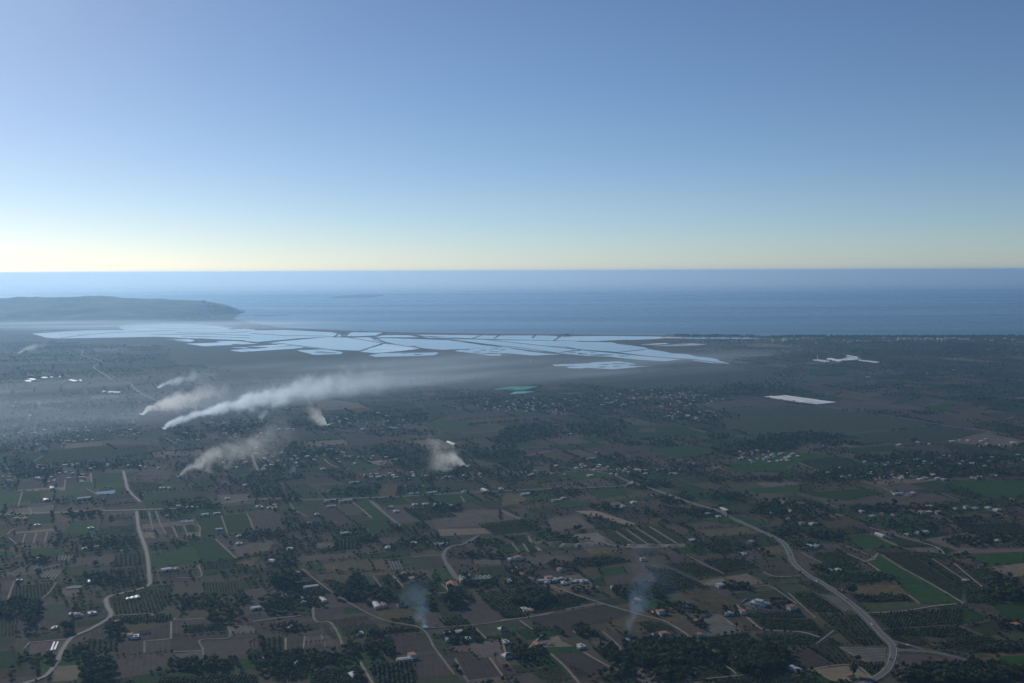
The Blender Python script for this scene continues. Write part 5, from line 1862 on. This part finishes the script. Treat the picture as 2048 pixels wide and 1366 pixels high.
# ------------------------------------------------------------------ smoke from the field fires
def smoke_mat(key, L, h, r0, r1, dens, color, p_rise, fade, noise_scale, seed):
    m = bpy.data.materials.new(key); m.use_nodes = True; nt = m.node_tree; nt.nodes.clear()
    out = nt.nodes.new('ShaderNodeOutputMaterial'); pv = nt.nodes.new('ShaderNodeVolumePrincipled')
    nt.links.new(pv.outputs[0], out.inputs['Volume'])
    pv.inputs['Color'].default_value = (*color, 1); pv.inputs['Anisotropy'].default_value = .55
    P = obj_pos(nt); sx = nt.nodes.new('ShaderNodeSeparateXYZ'); nt.links.new(P, sx.inputs[0])
    X, Y, Z = sx.outputs
    u = math_node(nt, 'MULTIPLY', X, 1 / L); u = math_node(nt, 'MAXIMUM', math_node(nt, 'MINIMUM', u, 1.0), .0001)
    zc = math_node(nt, 'MULTIPLY', math_node(nt, 'POWER', u, p_rise), h)
    rr = math_node(nt, 'MULTIPLY_ADD', math_node(nt, 'POWER', u, .8), r1 - r0, r0)
    off = nt.nodes.new('ShaderNodeVectorMath'); off.operation = 'ADD'; nt.links.new(P, off.inputs[0]); off.inputs[1].default_value = (seed * 91.0, seed * 37.0, 0)
    n1 = noise_node(nt, off.outputs[0], noise_scale, 5, .62)
    n2 = noise_node(nt, off.outputs[0], noise_scale * .22, 3, .5)
    wob = math_node(nt, 'MULTIPLY', math_node(nt, 'SUBTRACT', n2, .5), math_node(nt, 'MULTIPLY', rr, 3.0))
    dy = math_node(nt, 'ADD', Y, wob); dz = math_node(nt, 'SUBTRACT', Z, zc)
    d = math_node(nt, 'SQRT', math_node(nt, 'ADD', math_node(nt, 'MULTIPLY', dy, dy), math_node(nt, 'MULTIPLY', dz, dz)))
    q = math_node(nt, 'DIVIDE', d, rr)
    nm = noise_node(nt, off.outputs[0], noise_scale * .36, 4, .6)
    q = math_node(nt, 'ADD', q, math_node(nt, 'MULTIPLY', math_node(nt, 'SUBTRACT', n1, .5), 1.5))
    q = math_node(nt, 'ADD', q, math_node(nt, 'MULTIPLY', math_node(nt, 'SUBTRACT', nm, .5), 2.8))
    mr = nt.nodes.new('ShaderNodeMapRange'); mr.interpolation_type = 'SMOOTHSTEP'; nt.links.new(q, mr.inputs[0])
    mr.inputs[1].default_value = 1.05; mr.inputs[2].default_value = .15; mr.inputs[3].default_value = 0; mr.inputs[4].default_value = 1
    fall = math_node(nt, 'POWER', math_node(nt, 'DIVIDE', r0, rr), 1.3)
    end = math_node(nt, 'POWER', math_node(nt, 'SUBTRACT', 1.0, u), fade)
    den = math_node(nt, 'MULTIPLY', math_node(nt, 'MULTIPLY', mr.outputs[0], fall), math_node(nt, 'MULTIPLY', end, dens))
    nt.links.new(den, pv.inputs['Density'])
    return m
SMOKE_BASE = {}
def plume(c, x0, y0, c1, x1, y1, h, r0, r1, dens, label, color=(.9, .92, .95), p_rise=.6, fade=.8, ns=None):
    a = np.array(gpt(c, x0, y0)); b_ = np.array(gpt(c1, x1, y1, h)); d = b_ - a; L = float(np.linalg.norm(d)); ang = math.atan2(d[1], d[0])
    seed = len(SMOKE_BASE) + 1.0; SMOKE_BASE[label] = seed
    m = smoke_mat('smoke', L, h, r0, r1, dens, color, p_rise, fade, ns or 1.0 / (r0 * 2.6), seed)
    V, F = [], []; n = 14; sg = 10
    for i in range(n):
        u = i / (n - 1); x = L * u; z = h * u ** p_rise; r = (r0 + (r1 - r0) * u ** .8) * 1.9
        # ring normal to the path
        du = .02; z2 = h * min(1, u + du) ** p_rise; t = Vector((L * (min(1, u + du) - u) + 1e-3, 0, z2 - z)).normalized(); up = Vector((-t.z, 0, t.x))
        for k in range(sg):
            an = 2 * math.pi * k / sg; q = Vector((x, 0, z)) + up * (r * math.cos(an)) + Vector((0, r * math.sin(an), 0))
            q.z = max(q.z, .3)
            V.append(tuple(q))
        if i:
            for k in range(sg): j = (i - 1) * sg; F.append((j + k, j + (k + 1) % sg, j + sg + (k + 1) % sg, j + sg + k))
    F.append(tuple(range(sg - 1, -1, -1))); F.append(tuple(range((n - 1) * sg, n * sg)))
    me = mesh_py('smoke_plume', V, F, m)
    me.flip_normals()
    o = link('smoke_plume', me); o.location = (a[0], a[1], 0); o.rotation_euler = (0, 0, ang)
    tag(o, label, 'smoke', 'smoke plumes from field fires')
    m.cycles.volume_step_rate = STEP_RATE
    return o
STEP_RATE = .35
plume('E', 1112, 1012, 'F', 1000, 640, 105, 9, 62, .20, 'longest white smoke plume, drifting far over the plain', (.86, .94, 1.0), .42, 1.1)
plume('E', 962, 912, 'E', 1560, 745, 80, 9, 60, .13, 'white smoke plume rising near the winding lane', (.97, .96, .94), .5, .9)
plume('E', 1205, 1330, 'E', 1980, 1030, 75, 6, 66, .12, 'grey-white smoke plume rising from the edge of a ploughed field', (.9, .91, .9), .55, .7)
plume('F', 1455, 1260, 'F', 1180, 1150, 50, 8, 70, .20, 'broad white smoke billowing beside a brown triangular field', (.95, .95, .92), .7, .7)
plume('F', 518, 985, 'F', 380, 870, 58, 6, 60, .20, 'short pale smoke plume fanning out above dark trees', (.93, .93, .88), .8, .8)
plume('E', 1070, 730, 'E', 1480, 640, 60, 7, 45, .08, 'bluish smoke wisp beyond the winding lane', (.82, .93, 1.0), .5, .9)
plume('E', 132, 497, 'E', 330, 430, 60, 8, 40, .05, 'faint smoke wisp far off below the salt pans', (.88, .93, 1.0), .5, .9)
plume('B', 1182, 988, 'B', 1120, 680, 60, 4, 36, .21, 'thin blue smoke rising over ploughed land near the long barn', (.50, .72, 1.0), .75, .6)
plume('C', 868, 1075, 'C', 1000, 545, 98, 4, 56, .19, 'thin blue smoke curling up beside the dark pine wood', (.50, .72, 1.0), .5, .7)
plume('F', 68, 965, 'F', 110, 850, 42, 4, 22, .08, 'faint thin smoke wisp standing almost upright', (.85, .93, 1.0), .7, .8)
plume('F', 300, 1310, 'F', 290, 1235, 34, 3, 18, .06, 'very faint smoke wisp above the hedges beside a lane', (.6, .78, .95), .7, .8)
plume('5', 790, 285, '5', 830, 240, 30, 8, 30, .05, 'small smoke puff by the coastal houses', (.9, .93, .96), .7, .9)

def smoke_layer(name, label, cx, cy_, lx, ly, z0, z1, ang, dens, lo, hi, sc, seed):
    m = bpy.data.materials.new(name); m.use_nodes = True; nt = m.node_tree; nt.nodes.clear()
    out = nt.nodes.new('ShaderNodeOutputMaterial'); pv = nt.nodes.new('ShaderNodeVolumePrincipled'); nt.links.new(pv.outputs[0], out.inputs['Volume'])
    pv.inputs['Color'].default_value = (.74, .87, 1.0, 1); pv.inputs['Anisotropy'].default_value = .4
    P = obj_pos(nt)
    mp = nt.nodes.new('ShaderNodeMapping'); nt.links.new(P, mp.inputs[0]); mp.inputs['Scale'].default_value = sc; mp.inputs['Location'].default_value = (seed, seed * .3, 0)
    n = noise_node(nt, mp.outputs[0], 1.0, 4, .55)
    mr = nt.nodes.new('ShaderNodeMapRange'); mr.interpolation_type = 'SMOOTHSTEP'; nt.links.new(n, mr.inputs[0])
    mr.inputs[1].default_value = lo; mr.inputs[2].default_value = hi; mr.inputs[3].default_value = 0; mr.inputs[4].default_value = dens
    sx = nt.nodes.new('ShaderNodeSeparateXYZ'); nt.links.new(P, sx.inputs[0])
    den = mr.outputs[0]
    for s, half in ((0, lx / 2), (1, ly / 2)):      # soft edges
        e = math_node(nt, 'SUBTRACT', 1.0, math_node(nt, 'ABSOLUTE', math_node(nt, 'MULTIPLY', sx.outputs[s], 1 / half)))
        den = math_node(nt, 'MULTIPLY', den, math_node(nt, 'MULTIPLY', e, 2.2, clamp=True))
    e = math_node(nt, 'SUBTRACT', 1.0, math_node(nt, 'ABSOLUTE', math_node(nt, 'MULTIPLY', math_node(nt, 'SUBTRACT', sx.outputs[2], (z1 - z0) / 2), 2 / (z1 - z0))))
    den = math_node(nt, 'MULTIPLY', den, math_node(nt, 'MULTIPLY', e, 2.0, clamp=True))
    nt.links.new(den, pv.inputs['Density'])
    v, f = box(-lx / 2, lx / 2, -ly / 2, ly / 2, 0, z1 - z0)
    o = link(name, mesh_py(name, v, f, m)); o.location = (cx, cy_, z0); o.rotation_euler = (0, 0, ang)
    m.cycles.volume_step_rate = .25
    return tag(o, label, kind='stuff')
WIND = R(42)
c0 = ground(560, 765, 70)
smoke_layer('smoke', 'thin drifting veil of smoke over the middle of the plain', c0[0], c0[1], 4600, 1500, 25, 110, WIND, .0012, .44, .70, (1 / 1700, 1 / 190, 1 / 70), 3.0)
c0 = ground(1080, 742, 60)
smoke_layer('smoke', 'faint streaks of smoke drifting toward the lagoon end', c0[0], c0[1], 3600, 900, 25, 95, R(35), .0011, .46, .70, (1 / 1700, 1 / 150, 1 / 70), 31.0)
c0 = ground(120, 652, 30)
smoke_layer('mist', 'low pale mist lying along the foot of the headland', c0[0], c0[1], 5200, 2000, 2, 55, R(6), .0014, .40, .66, (1 / 1800, 1 / 420, 1 / 50), 8.0)
c0 = ground(120, 800, 40)
smoke_layer('smoke', 'thin smoke lying over the fields below the winding lane', c0[0], c0[1], 2600, 1300, 10, 80, R(30), .00035, .42, .70, (1 / 1100, 1 / 260, 1 / 50), 15.0)

# milky mist lying on the open sea, past the headland
ms = bpy.data.materials.new('sea_mist'); ms.use_nodes = True; nt = ms.node_tree; nt.nodes.clear()
out = nt.nodes.new('ShaderNodeOutputMaterial'); pv = nt.nodes.new('ShaderNodeVolumePrincipled'); nt.links.new(pv.outputs[0], out.inputs['Volume'])
pv.inputs['Color'].default_value = (.97, .93, .87, 1); pv.inputs['Density'].default_value = 9.0e-5; pv.inputs['Anisotropy'].default_value = .5
v, f = box(-380000, 380000, 24000, 380000, -3.0, 514.0)
tag(link('mist', mesh_py('mist', v, f, ms)), 'milky mist lying on the far sea', kind='stuff')
# ------------------------------------------------------------------ haze
HZ = 420000.0
v, f = box(-HZ, HZ, -HZ, HZ, -5.0, 520.0)
m = bpy.data.materials.new('haze'); m.use_nodes = True; nt = m.node_tree; nt.nodes.clear()
out = nt.nodes.new('ShaderNodeOutputMaterial'); pv = nt.nodes.new('ShaderNodeVolumePrincipled'); nt.links.new(pv.outputs[0], out.inputs['Volume'])
pv.inputs['Color'].default_value = (.38, .68, 1.0, 1)
pv.inputs['Density'].default_value = 4.6e-5
pv.inputs['Anisotropy'].default_value = .5
tag(link('haze', mesh_py('haze', v, f, m)), 'pale haze hanging over plain and sea', kind='stuff')
